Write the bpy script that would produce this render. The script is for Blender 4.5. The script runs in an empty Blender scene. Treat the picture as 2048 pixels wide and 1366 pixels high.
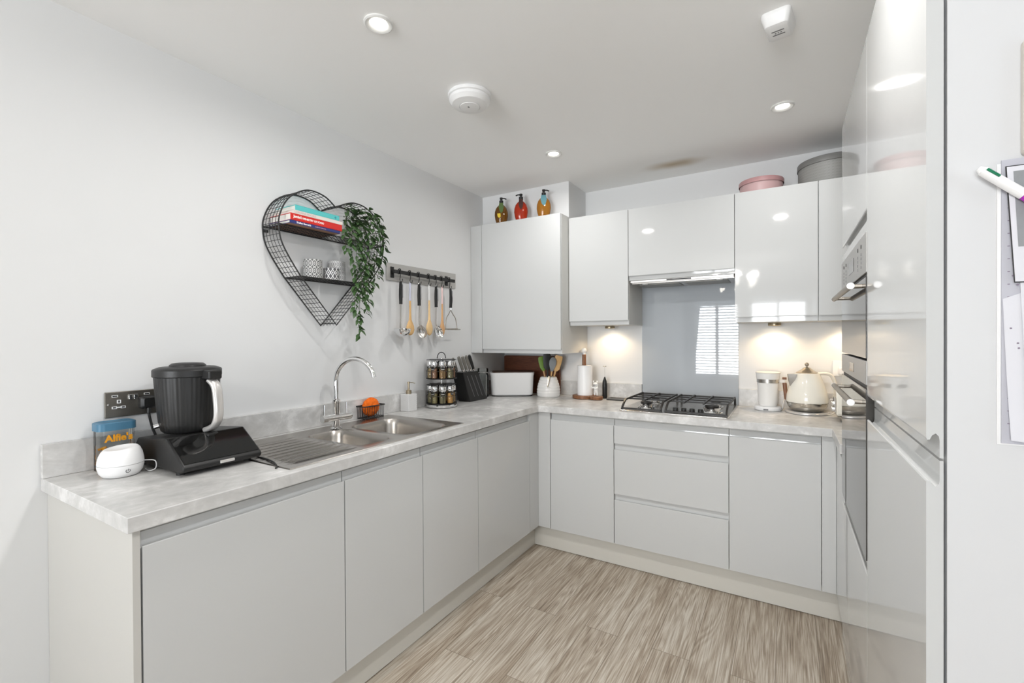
import bpy, bmesh, math, random
from math import pi, sin, cos, radians
from mathutils import Vector, Matrix
random.seed(7)
SC = bpy.context.scene
COL = SC.collection
WM = {}

# ------------------------------------------------------------------ materials
def nodes_of(m):
    m.use_nodes = True
    nt = m.node_tree
    return nt, nt.nodes['Principled BSDF']

def pm(name, col, rough=.5, metal=0.0, spec=.5, trans=0.0, ior=1.45, emis=None, es=0.0, coat=0.0, alpha=1.0, vary=0.0, vscale=8.0, bump=0.0, bscale=60.0):
    m = bpy.data.materials.new(name)
    nt, b = nodes_of(m)
    c = (col[0], col[1], col[2], 1)
    b.inputs['Base Color'].default_value = c
    b.inputs['Roughness'].default_value = rough
    b.inputs['Metallic'].default_value = metal
    b.inputs['Specular IOR Level'].default_value = spec
    b.inputs['IOR'].default_value = ior
    b.inputs['Transmission Weight'].default_value = trans
    b.inputs['Coat Weight'].default_value = coat
    b.inputs['Alpha'].default_value = alpha
    if emis:
        b.inputs['Emission Color'].default_value = (*emis, 1)
        b.inputs['Emission Strength'].default_value = es
    if vary:
        tc = nt.nodes.new('ShaderNodeTexCoord'); n = nt.nodes.new('ShaderNodeTexNoise')
        n.inputs['Scale'].default_value = vscale; n.inputs['Detail'].default_value = 5
        nt.links.new(tc.outputs['Object'], n.inputs['Vector'])
        mx = nt.nodes.new('ShaderNodeMix'); mx.data_type = 'RGBA'
        mx.inputs[6].default_value = tuple(max(0, x * (1 - vary)) for x in col) + (1,)
        mx.inputs[7].default_value = tuple(min(1, x * (1 + vary)) for x in col) + (1,)
        nt.links.new(n.outputs['Fac'], mx.inputs[0]); nt.links.new(mx.outputs[2], b.inputs['Base Color'])
    if bump:
        tc = nt.nodes.new('ShaderNodeTexCoord'); n = nt.nodes.new('ShaderNodeTexNoise')
        n.inputs['Scale'].default_value = bscale
        nt.links.new(tc.outputs['Object'], n.inputs['Vector'])
        bp = nt.nodes.new('ShaderNodeBump'); bp.inputs['Strength'].default_value = bump; bp.inputs['Distance'].default_value = .002
        nt.links.new(n.outputs['Fac'], bp.inputs['Height']); nt.links.new(bp.outputs['Normal'], b.inputs['Normal'])
    return m

def ramp(nt, stops):
    r = nt.nodes.new('ShaderNodeValToRGB')
    e = r.color_ramp.elements
    while len(e) < len(stops): e.new(.5)
    for k, (p, c) in enumerate(stops):
        e[k].position = p; e[k].color = (*c, 1)
    return r

def mapping(nt, scale=(1, 1, 1), rot=(0, 0, 0), loc=(0, 0, 0)):
    tc = nt.nodes.new('ShaderNodeTexCoord'); mp = nt.nodes.new('ShaderNodeMapping')
    mp.inputs['Scale'].default_value = scale; mp.inputs['Rotation'].default_value = rot; mp.inputs['Location'].default_value = loc
    nt.links.new(tc.outputs['Object'], mp.inputs['Vector'])
    return mp

def floor_mat():
    m = bpy.data.materials.new('driftwood_planks'); nt, b = nodes_of(m); L = nt.links
    mp = mapping(nt, rot=(0, 0, pi / 2), loc=(0.31, .07, 0))
    br = nt.nodes.new('ShaderNodeTexBrick')
    br.inputs['Scale'].default_value = 1; br.inputs['Brick Width'].default_value = 1.22; br.inputs['Row Height'].default_value = .152
    br.inputs['Mortar Size'].default_value = .0011; br.inputs['Mortar Smooth'].default_value = .2; br.offset = .37; br.offset_frequency = 2
    br.inputs['Color1'].default_value = (0, 0, 0, 1); br.inputs['Color2'].default_value = (1, 1, 1, 1); br.inputs['Mortar'].default_value = (.5, .5, .5, 1)
    L.new(mp.outputs['Vector'], br.inputs['Vector'])
    # plank-random shift of the grain coordinates
    tc = nt.nodes.new('ShaderNodeTexCoord')
    sh = nt.nodes.new('ShaderNodeVectorMath'); sh.operation = 'MULTIPLY_ADD'
    L.new(br.outputs['Color'], sh.inputs[0]); sh.inputs[1].default_value = (3.1, 7.7, 5.3); L.new(tc.outputs['Object'], sh.inputs[2])
    g = nt.nodes.new('ShaderNodeMapping'); g.inputs['Scale'].default_value = (9, .55, 1); L.new(sh.outputs[0], g.inputs['Vector'])
    n1 = nt.nodes.new('ShaderNodeTexNoise'); n1.inputs['Scale'].default_value = 1.0; n1.inputs['Detail'].default_value = 3; n1.inputs['Distortion'].default_value = .4
    L.new(g.outputs[0], n1.inputs['Vector'])
    # growth rings: contour lines of a stretched noise
    mul = nt.nodes.new('ShaderNodeMath'); mul.operation = 'MULTIPLY'; mul.inputs[1].default_value = 20; L.new(n1.outputs['Fac'], mul.inputs[0])
    pp = nt.nodes.new('ShaderNodeMath'); pp.operation = 'PINGPONG'; pp.inputs[1].default_value = .5; L.new(mul.outputs[0], pp.inputs[0])
    g2 = nt.nodes.new('ShaderNodeMapping'); g2.inputs['Scale'].default_value = (210, 5, 1); L.new(sh.outputs[0], g2.inputs['Vector'])
    n2 = nt.nodes.new('ShaderNodeTexNoise'); n2.inputs['Scale'].default_value = 1; n2.inputs['Detail'].default_value = 4; n2.inputs['Roughness'].default_value = .65
    L.new(g2.outputs[0], n2.inputs['Vector'])
    g3 = nt.nodes.new('ShaderNodeMapping'); g3.inputs['Scale'].default_value = (16, 1.3, 1); L.new(sh.outputs[0], g3.inputs['Vector'])
    n3 = nt.nodes.new('ShaderNodeTexNoise'); n3.inputs['Scale'].default_value = 1; n3.inputs['Detail'].default_value = 4; L.new(g3.outputs[0], n3.inputs['Vector'])
    a1 = nt.nodes.new('ShaderNodeMath'); a1.operation = 'MULTIPLY'; a1.inputs[1].default_value = .30; L.new(pp.outputs[0], a1.inputs[0])
    a2 = nt.nodes.new('ShaderNodeMath'); a2.operation = 'MULTIPLY_ADD'; a2.inputs[1].default_value = .85; L.new(n2.outputs['Fac'], a2.inputs[0]); L.new(a1.outputs[0], a2.inputs[2])
    a3 = nt.nodes.new('ShaderNodeMath'); a3.operation = 'MULTIPLY_ADD'; a3.inputs[1].default_value = .42; L.new(n3.outputs['Fac'], a3.inputs[0]); L.new(a2.outputs[0], a3.inputs[2])
    a4 = nt.nodes.new('ShaderNodeMath'); a4.operation = 'MULTIPLY_ADD'; a4.inputs[1].default_value = .07; L.new(br.outputs['Color'], a4.inputs[0]); L.new(a3.outputs[0], a4.inputs[2])
    r = ramp(nt, [(.32, (.125, .088, .060)), (.48, (.285, .222, .162)), (.61, (.43, .362, .285)), (.78, (.64, .59, .51))])
    sub = nt.nodes.new('ShaderNodeMath'); sub.operation = 'SUBTRACT'; sub.inputs[1].default_value = .145; L.new(a4.outputs[0], sub.inputs[0])
    L.new(sub.outputs[0], r.inputs[0])
    # grey tint by patches
    mt = nt.nodes.new('ShaderNodeMix'); mt.data_type = 'RGBA'; mt.blend_type = 'MIX'
    gfac = nt.nodes.new('ShaderNodeMath'); gfac.operation = 'MULTIPLY'; gfac.inputs[1].default_value = .35; L.new(n3.outputs['Fac'], gfac.inputs[0])
    L.new(gfac.outputs[0], mt.inputs[0]); L.new(r.outputs[0], mt.inputs[6]); mt.inputs[7].default_value = (.36, .335, .30, 1)
    md = nt.nodes.new('ShaderNodeMix'); md.data_type = 'RGBA'
    L.new(br.outputs['Fac'], md.inputs[0]); L.new(mt.outputs[2], md.inputs[6]); md.inputs[7].default_value = (.17, .135, .10, 1)
    L.new(md.outputs[2], b.inputs['Base Color'])
    b.inputs['Roughness'].default_value = .42; b.inputs['Specular IOR Level'].default_value = .35
    bp = nt.nodes.new('ShaderNodeBump'); bp.inputs['Strength'].default_value = .12; bp.inputs['Distance'].default_value = .002
    L.new(a3.outputs[0], bp.inputs['Height']); L.new(bp.outputs[0], b.inputs['Normal'])
    return m

def concrete_mat(name, k=1.0):
    m = bpy.data.materials.new(name); nt, b = nodes_of(m); L = nt.links
    mp = mapping(nt, (1.0, .8, 1.0))
    n1 = nt.nodes.new('ShaderNodeTexNoise'); n1.inputs['Scale'].default_value = 8.5; n1.inputs['Detail'].default_value = 12; n1.inputs['Roughness'].default_value = .7; n1.inputs['Distortion'].default_value = .5
    L.new(mp.outputs[0], n1.inputs['Vector'])
    mp2 = mapping(nt, (1.0, .7, 1.0), loc=(3, 1, 2))
    n2 = nt.nodes.new('ShaderNodeTexNoise'); n2.inputs['Scale'].default_value = 34; n2.inputs['Detail'].default_value = 6
    L.new(mp2.outputs[0], n2.inputs['Vector'])
    ad = nt.nodes.new('ShaderNodeMath'); ad.operation = 'MULTIPLY_ADD'; ad.inputs[1].default_value = .36
    L.new(n2.outputs['Fac'], ad.inputs[0]); L.new(n1.outputs['Fac'], ad.inputs[2])
    r = ramp(nt, [(.42, (.45 * k, .446 * k, .437 * k)), (.60, (.53 * k, .526 * k, .517 * k)), (.72, (.59 * k, .586 * k, .577 * k)), (.84, (.73 * k, .727 * k, .72 * k))])
    L.new(ad.outputs[0], r.inputs[0]); L.new(r.outputs[0], b.inputs['Base Color'])
    b.inputs['Roughness'].default_value = .27; b.inputs['Specular IOR Level'].default_value = .4
    return m

def wood_mat(name, c0, c1, scale=(1, 1, 14), rough=.45):
    m = bpy.data.materials.new(name); nt, b = nodes_of(m); L = nt.links
    mp = mapping(nt, scale)
    n1 = nt.nodes.new('ShaderNodeTexNoise'); n1.inputs['Scale'].default_value = 9; n1.inputs['Detail'].default_value = 6; n1.inputs['Distortion'].default_value = 1.2
    L.new(mp.outputs[0], n1.inputs['Vector'])
    r = ramp(nt, [(.3, c0), (.7, c1)]); L.new(n1.outputs['Fac'], r.inputs[0]); L.new(r.outputs[0], b.inputs['Base Color'])
    b.inputs['Roughness'].default_value = rough
    return m

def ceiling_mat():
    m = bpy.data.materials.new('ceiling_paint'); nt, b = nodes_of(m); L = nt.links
    # a brownish patch above the cabinets near the back wall, edge varied by noise
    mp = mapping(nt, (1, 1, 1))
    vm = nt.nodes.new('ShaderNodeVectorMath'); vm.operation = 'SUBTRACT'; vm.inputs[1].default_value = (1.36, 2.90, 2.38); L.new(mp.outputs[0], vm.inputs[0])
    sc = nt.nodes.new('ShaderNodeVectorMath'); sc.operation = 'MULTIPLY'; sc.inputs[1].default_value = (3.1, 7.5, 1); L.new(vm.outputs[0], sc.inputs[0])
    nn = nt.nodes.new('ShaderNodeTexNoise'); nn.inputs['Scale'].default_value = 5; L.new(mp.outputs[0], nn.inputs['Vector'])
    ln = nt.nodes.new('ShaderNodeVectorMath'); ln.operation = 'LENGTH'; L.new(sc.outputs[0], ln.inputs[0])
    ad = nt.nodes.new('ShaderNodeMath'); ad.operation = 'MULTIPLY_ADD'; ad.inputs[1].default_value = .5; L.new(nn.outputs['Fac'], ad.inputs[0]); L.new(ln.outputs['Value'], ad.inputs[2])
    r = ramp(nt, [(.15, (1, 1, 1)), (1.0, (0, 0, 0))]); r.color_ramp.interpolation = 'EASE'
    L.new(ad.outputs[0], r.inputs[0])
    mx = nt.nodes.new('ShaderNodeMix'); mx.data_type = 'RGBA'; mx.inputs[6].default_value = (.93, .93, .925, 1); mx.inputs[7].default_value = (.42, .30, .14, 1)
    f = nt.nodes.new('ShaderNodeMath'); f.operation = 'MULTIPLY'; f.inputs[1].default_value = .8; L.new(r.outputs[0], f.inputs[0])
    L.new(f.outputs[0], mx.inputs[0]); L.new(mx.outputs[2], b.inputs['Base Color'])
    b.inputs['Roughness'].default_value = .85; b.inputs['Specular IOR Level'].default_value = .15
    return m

def lattice_mat(name, dark, light, kind, scale):
    """printed geometric pattern on the candle holders (angle/height coordinates)"""
    m = bpy.data.materials.new(name); nt, b = nodes_of(m); L = nt.links
    tc = nt.nodes.new('ShaderNodeTexCoord'); sp = nt.nodes.new('ShaderNodeSeparateXYZ'); L.new(tc.outputs['Object'], sp.inputs[0])
    at = nt.nodes.new('ShaderNodeMath'); at.operation = 'ARCTAN2'; L.new(sp.outputs['Y'], at.inputs[0]); L.new(sp.outputs['X'], at.inputs[1])
    u = nt.nodes.new('ShaderNodeMath'); u.operation = 'MULTIPLY'; u.inputs[1].default_value = scale[0]; L.new(at.outputs[0], u.inputs[0])
    v = nt.nodes.new('ShaderNodeMath'); v.operation = 'MULTIPLY'; v.inputs[1].default_value = scale[1]; L.new(sp.outputs['Z'], v.inputs[0])
    def op(o, a, c, val=None):
        n = nt.nodes.new('ShaderNodeMath'); n.operation = o; L.new(a, n.inputs[0])
        if val is None: L.new(c, n.inputs[1])
        else: n.inputs[1].default_value = val
        return n.outputs[0]
    pu = op('PINGPONG', u.outputs[0], None, .5); pv = op('PINGPONG', v.outputs[0], None, .5)
    if kind == 'diamond':
        s = op('ADD', pu, pv); d = op('ABSOLUTE', op('SUBTRACT', s, None, .5), None, 0)
        f = op('LESS_THAN', d, None, .1); c2 = op('LESS_THAN', s, None, .17); f = op('MAXIMUM', f, c2)
    elif kind == 'rosette':
        r2 = op('SQRT', op('ADD', op('MULTIPLY', pu, pu), op('MULTIPLY', pv, pv)), None, 0)
        rr = op('PINGPONG', op('MULTIPLY', r2, None, 3.2), None, .5); f = op('GREATER_THAN', rr, None, .27)
    else:
        s = op('ABSOLUTE', op('SUBTRACT', pu, pv), None, 0); ss = op('PINGPONG', op('MULTIPLY', s, None, 3.0), None, .5); f = op('GREATER_THAN', ss, None, .22)
    mx = nt.nodes.new('ShaderNodeMix'); mx.data_type = 'RGBA'; mx.inputs[6].default_value = (*dark, 1); mx.inputs[7].default_value = (*light, 1)
    L.new(f, mx.inputs[0]); L.new(mx.outputs[2], b.inputs['Base Color']); b.inputs['Roughness'].default_value = .5
    return m

def thin_glass(name, tint=(.93, .95, .95)):
    m = bpy.data.materials.new(name); nt, b = nodes_of(m); nt.nodes.remove(b); out = nt.nodes['Material Output']
    tr = nt.nodes.new('ShaderNodeBsdfTransparent'); tr.inputs[0].default_value = (*tint, 1)
    gl = nt.nodes.new('ShaderNodeBsdfGlossy'); gl.inputs['Roughness'].default_value = .03
    fr = nt.nodes.new('ShaderNodeFresnel'); fr.inputs[0].default_value = 1.5
    mx = nt.nodes.new('ShaderNodeMixShader'); nt.links.new(fr.outputs[0], mx.inputs[0]); nt.links.new(tr.outputs[0], mx.inputs[1]); nt.links.new(gl.outputs[0], mx.inputs[2]); nt.links.new(mx.outputs[0], out.inputs[0])
    return m

M = {}
M['wall'] = pm('wall_paint', (.715, .72, .722), .75, spec=.2, bump=.03, bscale=220)
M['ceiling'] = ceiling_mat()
M['floor'] = floor_mat()
M['top'] = concrete_mat('concrete_laminate')
M['door'] = pm('gloss_light_grey', (.56, .568, .566), .045, spec=.5)
M['carcass'] = pm('matt_grey_board', (.60, .595, .57), .4, spec=.4)
M['endpanel'] = pm('ivory_board', (.53, .522, .495), .4, spec=.4)
M['tallpanel'] = pm('white_panel', (.62, .625, .635), .35, spec=.4)
M['plinth'] = pm('stone_grey_plinth', (.62, .605, .56), .35, spec=.4)
M['dark'] = pm('dark_gap', (.03, .03, .03), .6)
M['steel'] = pm('brushed_steel', (.58, .56, .53), .27, 1.0, vary=.05, vscale=40)
M['sinksteel'] = pm('satin_sink_steel', (.47, .445, .415), .27, 1.0)
M['ovenpanel'] = pm('grey_oven_steel', (.36, .355, .345), .32, .25)
M['chrome'] = pm('polished_chrome', (.82, .82, .82), .06, 1.0)
M['nickel'] = pm('brushed_nickel', (.34, .31, .27), .4, 1.0)
M['socketplate'] = pm('pewter_plate', (.22, .205, .18), .42, 1.0)
M['brass'] = pm('brushed_brass_grey', (.42, .36, .26), .3, 1.0)
M['black'] = pm('matt_black', (.012, .012, .012), .45)
M['blackplastic'] = pm('black_plastic', (.011, .011, .011), .42)
M['blackgloss'] = pm('black_gloss', (.008, .008, .008), .06)
M['castiron'] = pm('cast_iron_enamel', (.018, .016, .014), .4)
M['ovenglass'] = pm('dark_oven_glass', (.045, .043, .04), .03, spec=.6)
M['silverpaint'] = pm('satin_silver', (.72, .70, .68), .3, .6)
M['white'] = pm('white_plastic', (.82, .82, .82), .35)
M['whitegloss'] = pm('white_glaze', (.80, .79, .77), .12)
M['cream'] = pm('cream_enamel', (.80, .77, .69), .08)
M['creamplastic'] = pm('cream_plastic', (.78, .75, .68), .3)
M['splash'] = pm('grey_back_painted_glass', (.43, .46, .49), .02, spec=.6)
M['glass'] = thin_glass('clear_glass')
M['windowglass'] = thin_glass('window_glass', (1, 1, 1))
M['wire'] = pm('black_wire', (.02, .02, .02), .5)
M['leaf'] = pm('green_leaf', (.045, .095, .030), .42, vary=.55, vscale=22)
M['stem'] = pm('dark_stem', (.05, .06, .025), .6)
M['walnut'] = wood_mat('walnut', (.12, .045, .016), (.26, .115, .05), (14, 2, 2))
M['board'] = wood_mat('red_brown_board', (.085, .022, .008), (.16, .05, .02), (1.5, 3, 10))
M['beech'] = wood_mat('beech', (.62, .36, .14), (.75, .49, .22), (30, 30, 4))
M['beech2'] = wood_mat('pale_beech', (.70, .46, .22), (.80, .58, .31), (30, 30, 4))
M['beech3'] = wood_mat('warm_beech', (.58, .31, .14), (.68, .41, .20), (30, 30, 4))
M['lilac'] = pm('lilac_paint', (.62, .64, .78), .5)
M['pinkpaint'] = pm('pink_paint', (.80, .58, .57), .5)
M['whitepaint'] = pm('white_paint', (.76, .76, .76), .5)
M['orange'] = pm('orange_sponge', (.95, .17, .012), .95, bump=1.0, bscale=120, vary=.2, vscale=60)
M['pages'] = pm('book_pages', (.72, .70, .65), .8, vary=.06, vscale=90)
M['teal'] = pm('teal_cover', (.09, .47, .47), .45)
M['paper'] = pm('white_paper', (.66, .66, .70), .7)
M['greypaper'] = pm('grey_paper', (.48, .48, .53), .7)
M['red'] = pm('red_cover', (.55, .018, .012), .4)
M['navy'] = pm('navy_cover', (.025, .035, .16), .4)
M['offwhite'] = pm('off_white_cover', (.66, .63, .58), .5)
M['darklid'] = wood_mat('dark_brown_lid', (.035, .014, .008), (.06, .026, .014), (2, 2, 10))
M['brownboard'] = pm('brown_back_cover', (.30, .16, .10), .55)
M['lettering'] = pm('white_lettering', (.85, .83, .82), .5)
M['pinkletter'] = pm('pinkish_lettering', (.55, .35, .38), .5)
M['tealletter'] = pm('dark_teal_mark', (.03, .25, .29), .5)
M['gold'] = pm('orange_gold_lettering', (.75, .32, .01), .4)
M['bluelid'] = pm('dusty_blue_lid', (.06, .17, .27), .35)
M['greyboard'] = pm('grey_backing_board', (.44, .43, .41), .5)
M['greygrip'] = pm('grey_soft_grip', (.16, .16, .165), .6)
M['kniferesin'] = pm('knife_grip_grey', (.20, .19, .17), .35, .4)
M['amber'] = pm('amber_liquid', (.50, .20, .02), .06, trans=.5, ior=1.4)
M['darkamber'] = pm('dark_amber_liquid', (.22, .09, .012), .06, trans=.5, ior=1.4)
M['redliquid'] = pm('red_liquid', (.60, .045, .012), .06, trans=.5, ior=1.4)
M['greenlabel'] = pm('green_label', (.10, .16, .05), .5)
M['yellowlabel'] = pm('yellow_label', (.75, .55, .03), .5)
M['bluelabel'] = pm('blue_green_label', (.10, .25, .29), .5)
M['brownlabel'] = pm('dark_brown_label', (.06, .02, .015), .5)
M['pink'] = pm('pink_tin', (.54, .36, .36), .4)
M['pinkrim'] = pm('pink_tin_rim', (.45, .255, .26), .4)
M['greytin'] = lattice_mat('grey_patterned_card', (.20, .20, .19), (.30, .30, .29), 'diamond', (26, 70))
M['greyrim'] = pm('dark_grey_rim', (.16, .16, .155), .45)
M['holder_a'] = lattice_mat('rosette_print', (.10, .10, .10), (.52, .52, .51), 'rosette', (2.228, 30))
M['holder_b'] = lattice_mat('chevron_print', (.24, .24, .245), (.64, .64, .64), 'cross', (1.91, 24))
M['holder_c'] = lattice_mat('diamond_print', (.07, .07, .075), (.68, .68, .68), 'diamond', (1.91, 31))
M['soapmetal'] = lattice_mat('embossed_white_silver', (.52, .52, .52), (.80, .80, .80), 'rosette', (4, 42))
M['lens'] = pm('lit_lamp_lens', (1, 1, 1), .4, emis=(1, .96, .90), es=14)
M['warmlens'] = pm('lit_warm_lens', (1, 1, 1), .4, emis=(1, .84, .62), es=30)
M['bulb'] = pm('glowing_bulb', (1, 1, 1), .4, emis=(1, .93, .82), es=20)
M['lamprim'] = pm('white_lamp_rim', (.74, .74, .72), .4)
M['grille'] = pm('hood_filter_mesh', (.30, .29, .27), .4, .9, bump=.6, bscale=600)
M['beige'] = pm('beige_plate', (.66, .62, .56), .5)
M['penpurple'] = pm('purple_barrel', (.38, .02, .42), .2)
M['pengreen'] = pm('green_slider', (.005, .16, .075), .35)
M['photogrey'] = pm('grey_photo_print', (.26, .27, .28), .35, vary=.25, vscale=30)
M['ink'] = pm('dark_ink', (.22, .18, .24), .7)
M['redink'] = pm('faint_red_ink', (.55, .33, .36), .7)
M['silicone'] = pm('grey_silicone', (.25, .27, .28), .55)
M['limegreen'] = pm('lime_silicone', (.15, .27, .03), .5)
M['slate'] = pm('grey_slate_tray', (.13, .125, .12), .3, .7, vary=.4, vscale=60)
M['kettlechrome'] = pm('kettle_chrome', (.55, .53, .49), .12, 1.0)
M['warmsteel'] = pm('warm_steel', (.60, .52, .42), .2, 1.0)
M['frame'] = pm('white_window_frame', (.78, .78, .78), .4)
for nm, c in dict(cinnamon=(.26, .13, .07), ginger=(.33, .19, .08), oregano=(.20, .17, .09), paprika=(.28, .12, .06), thyme=(.22, .18, .08), coriander=(.30, .21, .10), turmeric=(.50, .26, .08), cumin=(.32, .20, .09)).items():
    M['spice_' + nm] = pm('ground_spice_' + nm, tuple(min(.8, q * 1.6) for q in c), .9, vary=.25, vscale=160)

# ------------------------------------------------------------------ mesh builder
class MB:
    def __init__(s): s.v = []; s.f = []
    def add(s, verts, faces):
        b = len(s.v); s.v += [tuple(p) for p in verts]; s.f += [[b + i for i in f] for f in faces]; return s
    def sc(s, k): s.v = [(a * k[0], b * k[1], c * k[2]) for a, b, c in s.v]; return s
    def box(s, x0, y0, z0, x1, y1, z1):
        x0, x1 = sorted((x0, x1)); y0, y1 = sorted((y0, y1)); z0, z1 = sorted((z0, z1))
        return s.add([(x0, y0, z0), (x1, y0, z0), (x1, y1, z0), (x0, y1, z0), (x0, y0, z1), (x1, y0, z1), (x1, y1, z1), (x0, y1, z1)],
                     [(0, 3, 2, 1), (4, 5, 6, 7), (0, 1, 5, 4), (1, 2, 6, 5), (2, 3, 7, 6), (3, 0, 4, 7)])
    def obox(s, c, ax, ay, az, hx, hy, hz):
        c = Vector(c); ax = Vector(ax).normalized() * hx; ay = Vector(ay).normalized() * hy; az = Vector(az).normalized() * hz
        P = [c + ax * i + ay * j + az * k for k in (-1, 1) for i, j in ((-1, -1), (1, -1), (1, 1), (-1, 1))]
        return s.add(P, [(0, 3, 2, 1), (4, 5, 6, 7), (0, 1, 5, 4), (1, 2, 6, 5), (2, 3, 7, 6), (3, 0, 4, 7)])
    def prism(s, poly, axis, a0, a1):
        n = len(poly)
        def P(p, a): return {'x': (a, p[0], p[1]), 'y': (p[0], a, p[1]), 'z': (p[0], p[1], a)}[axis]
        return s.add([P(p, a0) for p in poly] + [P(p, a1) for p in poly],
                     [tuple(range(n)), tuple(range(2 * n - 1, n - 1, -1))] + [(i, (i + 1) % n, n + (i + 1) % n, n + i) for i in range(n)])
    def loft(s, rings, cap0=True, cap1=True, closed=True):
        n = len(rings[0]); V = [p for r in rings for p in r]; F = []
        for k in range(len(rings) - 1):
            for i in range(n if closed else n - 1):
                j = (i + 1) % n; F.append((k * n + i, k * n + j, (k + 1) * n + j, (k + 1) * n + i))
        if cap0: F.append(tuple(range(n - 1, -1, -1)))
        if cap1: F.append(tuple(range((len(rings) - 1) * n, len(rings) * n)))
        return s.add(V, F)
    def lathe(s, prof, c=(0, 0, 0), n=32, sx=1, sy=1, cap0=True, cap1=True, axis=None):
        rings = []
        if axis is None:
            for r, z in prof:
                rings.append([(c[0] + sx * r * cos(2 * pi * i / n), c[1] + sy * r * sin(2 * pi * i / n), c[2] + z) for i in range(n)])
        else:
            w = Vector(axis).normalized(); u = w.orthogonal().normalized(); v = w.cross(u); C0 = Vector(c)
            for r, z in prof:
                rings.append([C0 + w * z + u * (sx * r * cos(2 * pi * i / n)) + v * (sy * r * sin(2 * pi * i / n)) for i in range(n)])
        return s.loft(rings, cap0, cap1)
    def cyl(s, p0, p1, r0, r1=None, n=20):
        p0, p1 = Vector(p0), Vector(p1); d = p1 - p0
        return s.lathe([(r0, 0), (r0 if r1 is None else r1, d.length)], p0, n, axis=d)
    def tube(s, pts, r, n=8, closed=False, flat=1.0):
        pts = [Vector(p) for p in pts]; m = len(pts); rings = []; up = None
        for i in range(m):
            if closed: t = (pts[(i + 1) % m] - pts[i - 1])
            else: t = pts[min(i + 1, m - 1)] - pts[max(i - 1, 0)]
            t = t.normalized()
            if up is None: up = t.orthogonal().normalized()
            up = (up - t * up.dot(t))
            up = up.normalized() if up.length > 1e-6 else t.orthogonal().normalized()
            sd = t.cross(up); rr = r[i] if isinstance(r, (list, tuple)) else r
            rings.append([pts[i] + up * (rr * cos(2 * pi * k / n)) + sd * (rr * flat * sin(2 * pi * k / n)) for k in range(n)])
        if closed:
            rings.append(rings[0]); return s.loft(rings, False, False)
        return s.loft(rings)
    def ball(s, c, r, nu=20, nv=12):
        if not isinstance(r, (tuple, list)): r = (r, r, r)
        V = [(c[0], c[1], c[2] - r[2])]; F = []
        for j in range(1, nv):
            a = -pi / 2 + pi * j / nv
            V += [(c[0] + r[0] * cos(a) * cos(2 * pi * i / nu), c[1] + r[1] * cos(a) * sin(2 * pi * i / nu), c[2] + r[2] * sin(a)) for i in range(nu)]
        V.append((c[0], c[1], c[2] + r[2])); top = len(V) - 1
        for i in range(nu): F.append((0, 1 + (i + 1) % nu, 1 + i)); F.append((top, 1 + (nv - 2) * nu + i, 1 + (nv - 2) * nu + (i + 1) % nu))
        for j in range(nv - 2):
            for i in range(nu):
                a, b2 = 1 + j * nu + i, 1 + j * nu + (i + 1) % nu; F.append((a, b2, b2 + nu, a + nu))
        return s.add(V, F)
    def build(s, name, mat, parent=None, local=False, origin=None, bevel=0, seg=2, angle=35, flat=False):
        if parent is not None: base = WM[parent.name]
        else: base = Matrix.Translation(origin or (0, 0, 0))
        V = s.v if local else [tuple(base.inverted() @ Vector(p)) for p in s.v]
        me = bpy.data.meshes.new(name); me.from_pydata(V, [], s.f)
        bm = bmesh.new(); bm.from_mesh(me); bmesh.ops.recalc_face_normals(bm, faces=bm.faces); bm.to_mesh(me); bm.free()
        me.materials.append(mat if not isinstance(mat, str) else M[mat])
        if not flat:
            me.polygons.foreach_set('use_smooth', [True] * len(me.polygons)); me.set_sharp_from_angle(angle=radians(angle))
        o = bpy.data.objects.new(name, me); COL.objects.link(o)
        if parent is not None: o.parent = parent; WM[o.name] = base
        else: o.location = base.translation; WM[o.name] = base
        if bevel:
            md = o.modifiers.new('edge', 'BEVEL'); md.width = bevel; md.segments = seg; md.limit_method = 'ANGLE'; md.angle_limit = radians(40); md.harden_normals = True
        return o

def tag(o, label, cat, group=None):
    o['label'] = label; o['category'] = cat
    if group: o['group'] = group
    return o
def thing(name, label, cat, loc=(0, 0, 0), rot=0.0, group=None):
    o = bpy.data.objects.new(name, None); o.empty_display_size = .05; COL.objects.link(o)
    o.location = loc; o.rotation_euler = (0, 0, rot)
    WM[o.name] = Matrix.Translation(loc) @ Matrix.Rotation(rot, 4, 'Z')
    return tag(o, label, cat, group)
def struct(o): o['kind'] = 'structure'; return o
def kids(o): return [c for c in bpy.data.objects if c.parent == o]
def dup(o, loc=None, rot=None, label=None, group=None, parent=None):
    c = o.copy(); COL.objects.link(c)
    if parent is not None: c.parent = parent
    if loc is not None: c.location = loc
    if rot is not None: c.rotation_euler = (0, 0, rot)
    WM[c.name] = Matrix.Translation(c.location) @ Matrix.Rotation(c.rotation_euler.z, 4, 'Z') if parent is None else WM[parent.name]
    if label: c['label'] = label
    if group: c['group'] = group
    for ch in kids(o): dup(ch, parent=c)
    return c
def text(s, size, mat, parent, loc, xdir, ydir, name='lettering', ext=.0002, align='LEFT', bold=0.0):
    cu = bpy.data.curves.new('tmp_text', 'FONT'); cu.body = s; cu.size = size; cu.extrude = ext; cu.align_x = align; cu.align_y = 'CENTER'; cu.resolution_u = 3; cu.offset = bold
    ob = bpy.data.objects.new('tmp_text', cu)
    me = bpy.data.meshes.new_from_object(ob); bpy.data.objects.remove(ob); bpy.data.curves.remove(cu)
    x = Vector(xdir).normalized(); y = Vector(ydir).normalized(); z = x.cross(y)
    R = Matrix((x, y, z)).transposed().to_4x4(); T = Matrix.Translation(loc) @ R
    me.transform(WM[parent.name].inverted() @ T); me.materials.clear(); me.materials.append(M[mat])
    o = bpy.data.objects.new(name, me); COL.objects.link(o); o.parent = parent; WM[o.name] = WM[parent.name]
    return o
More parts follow.
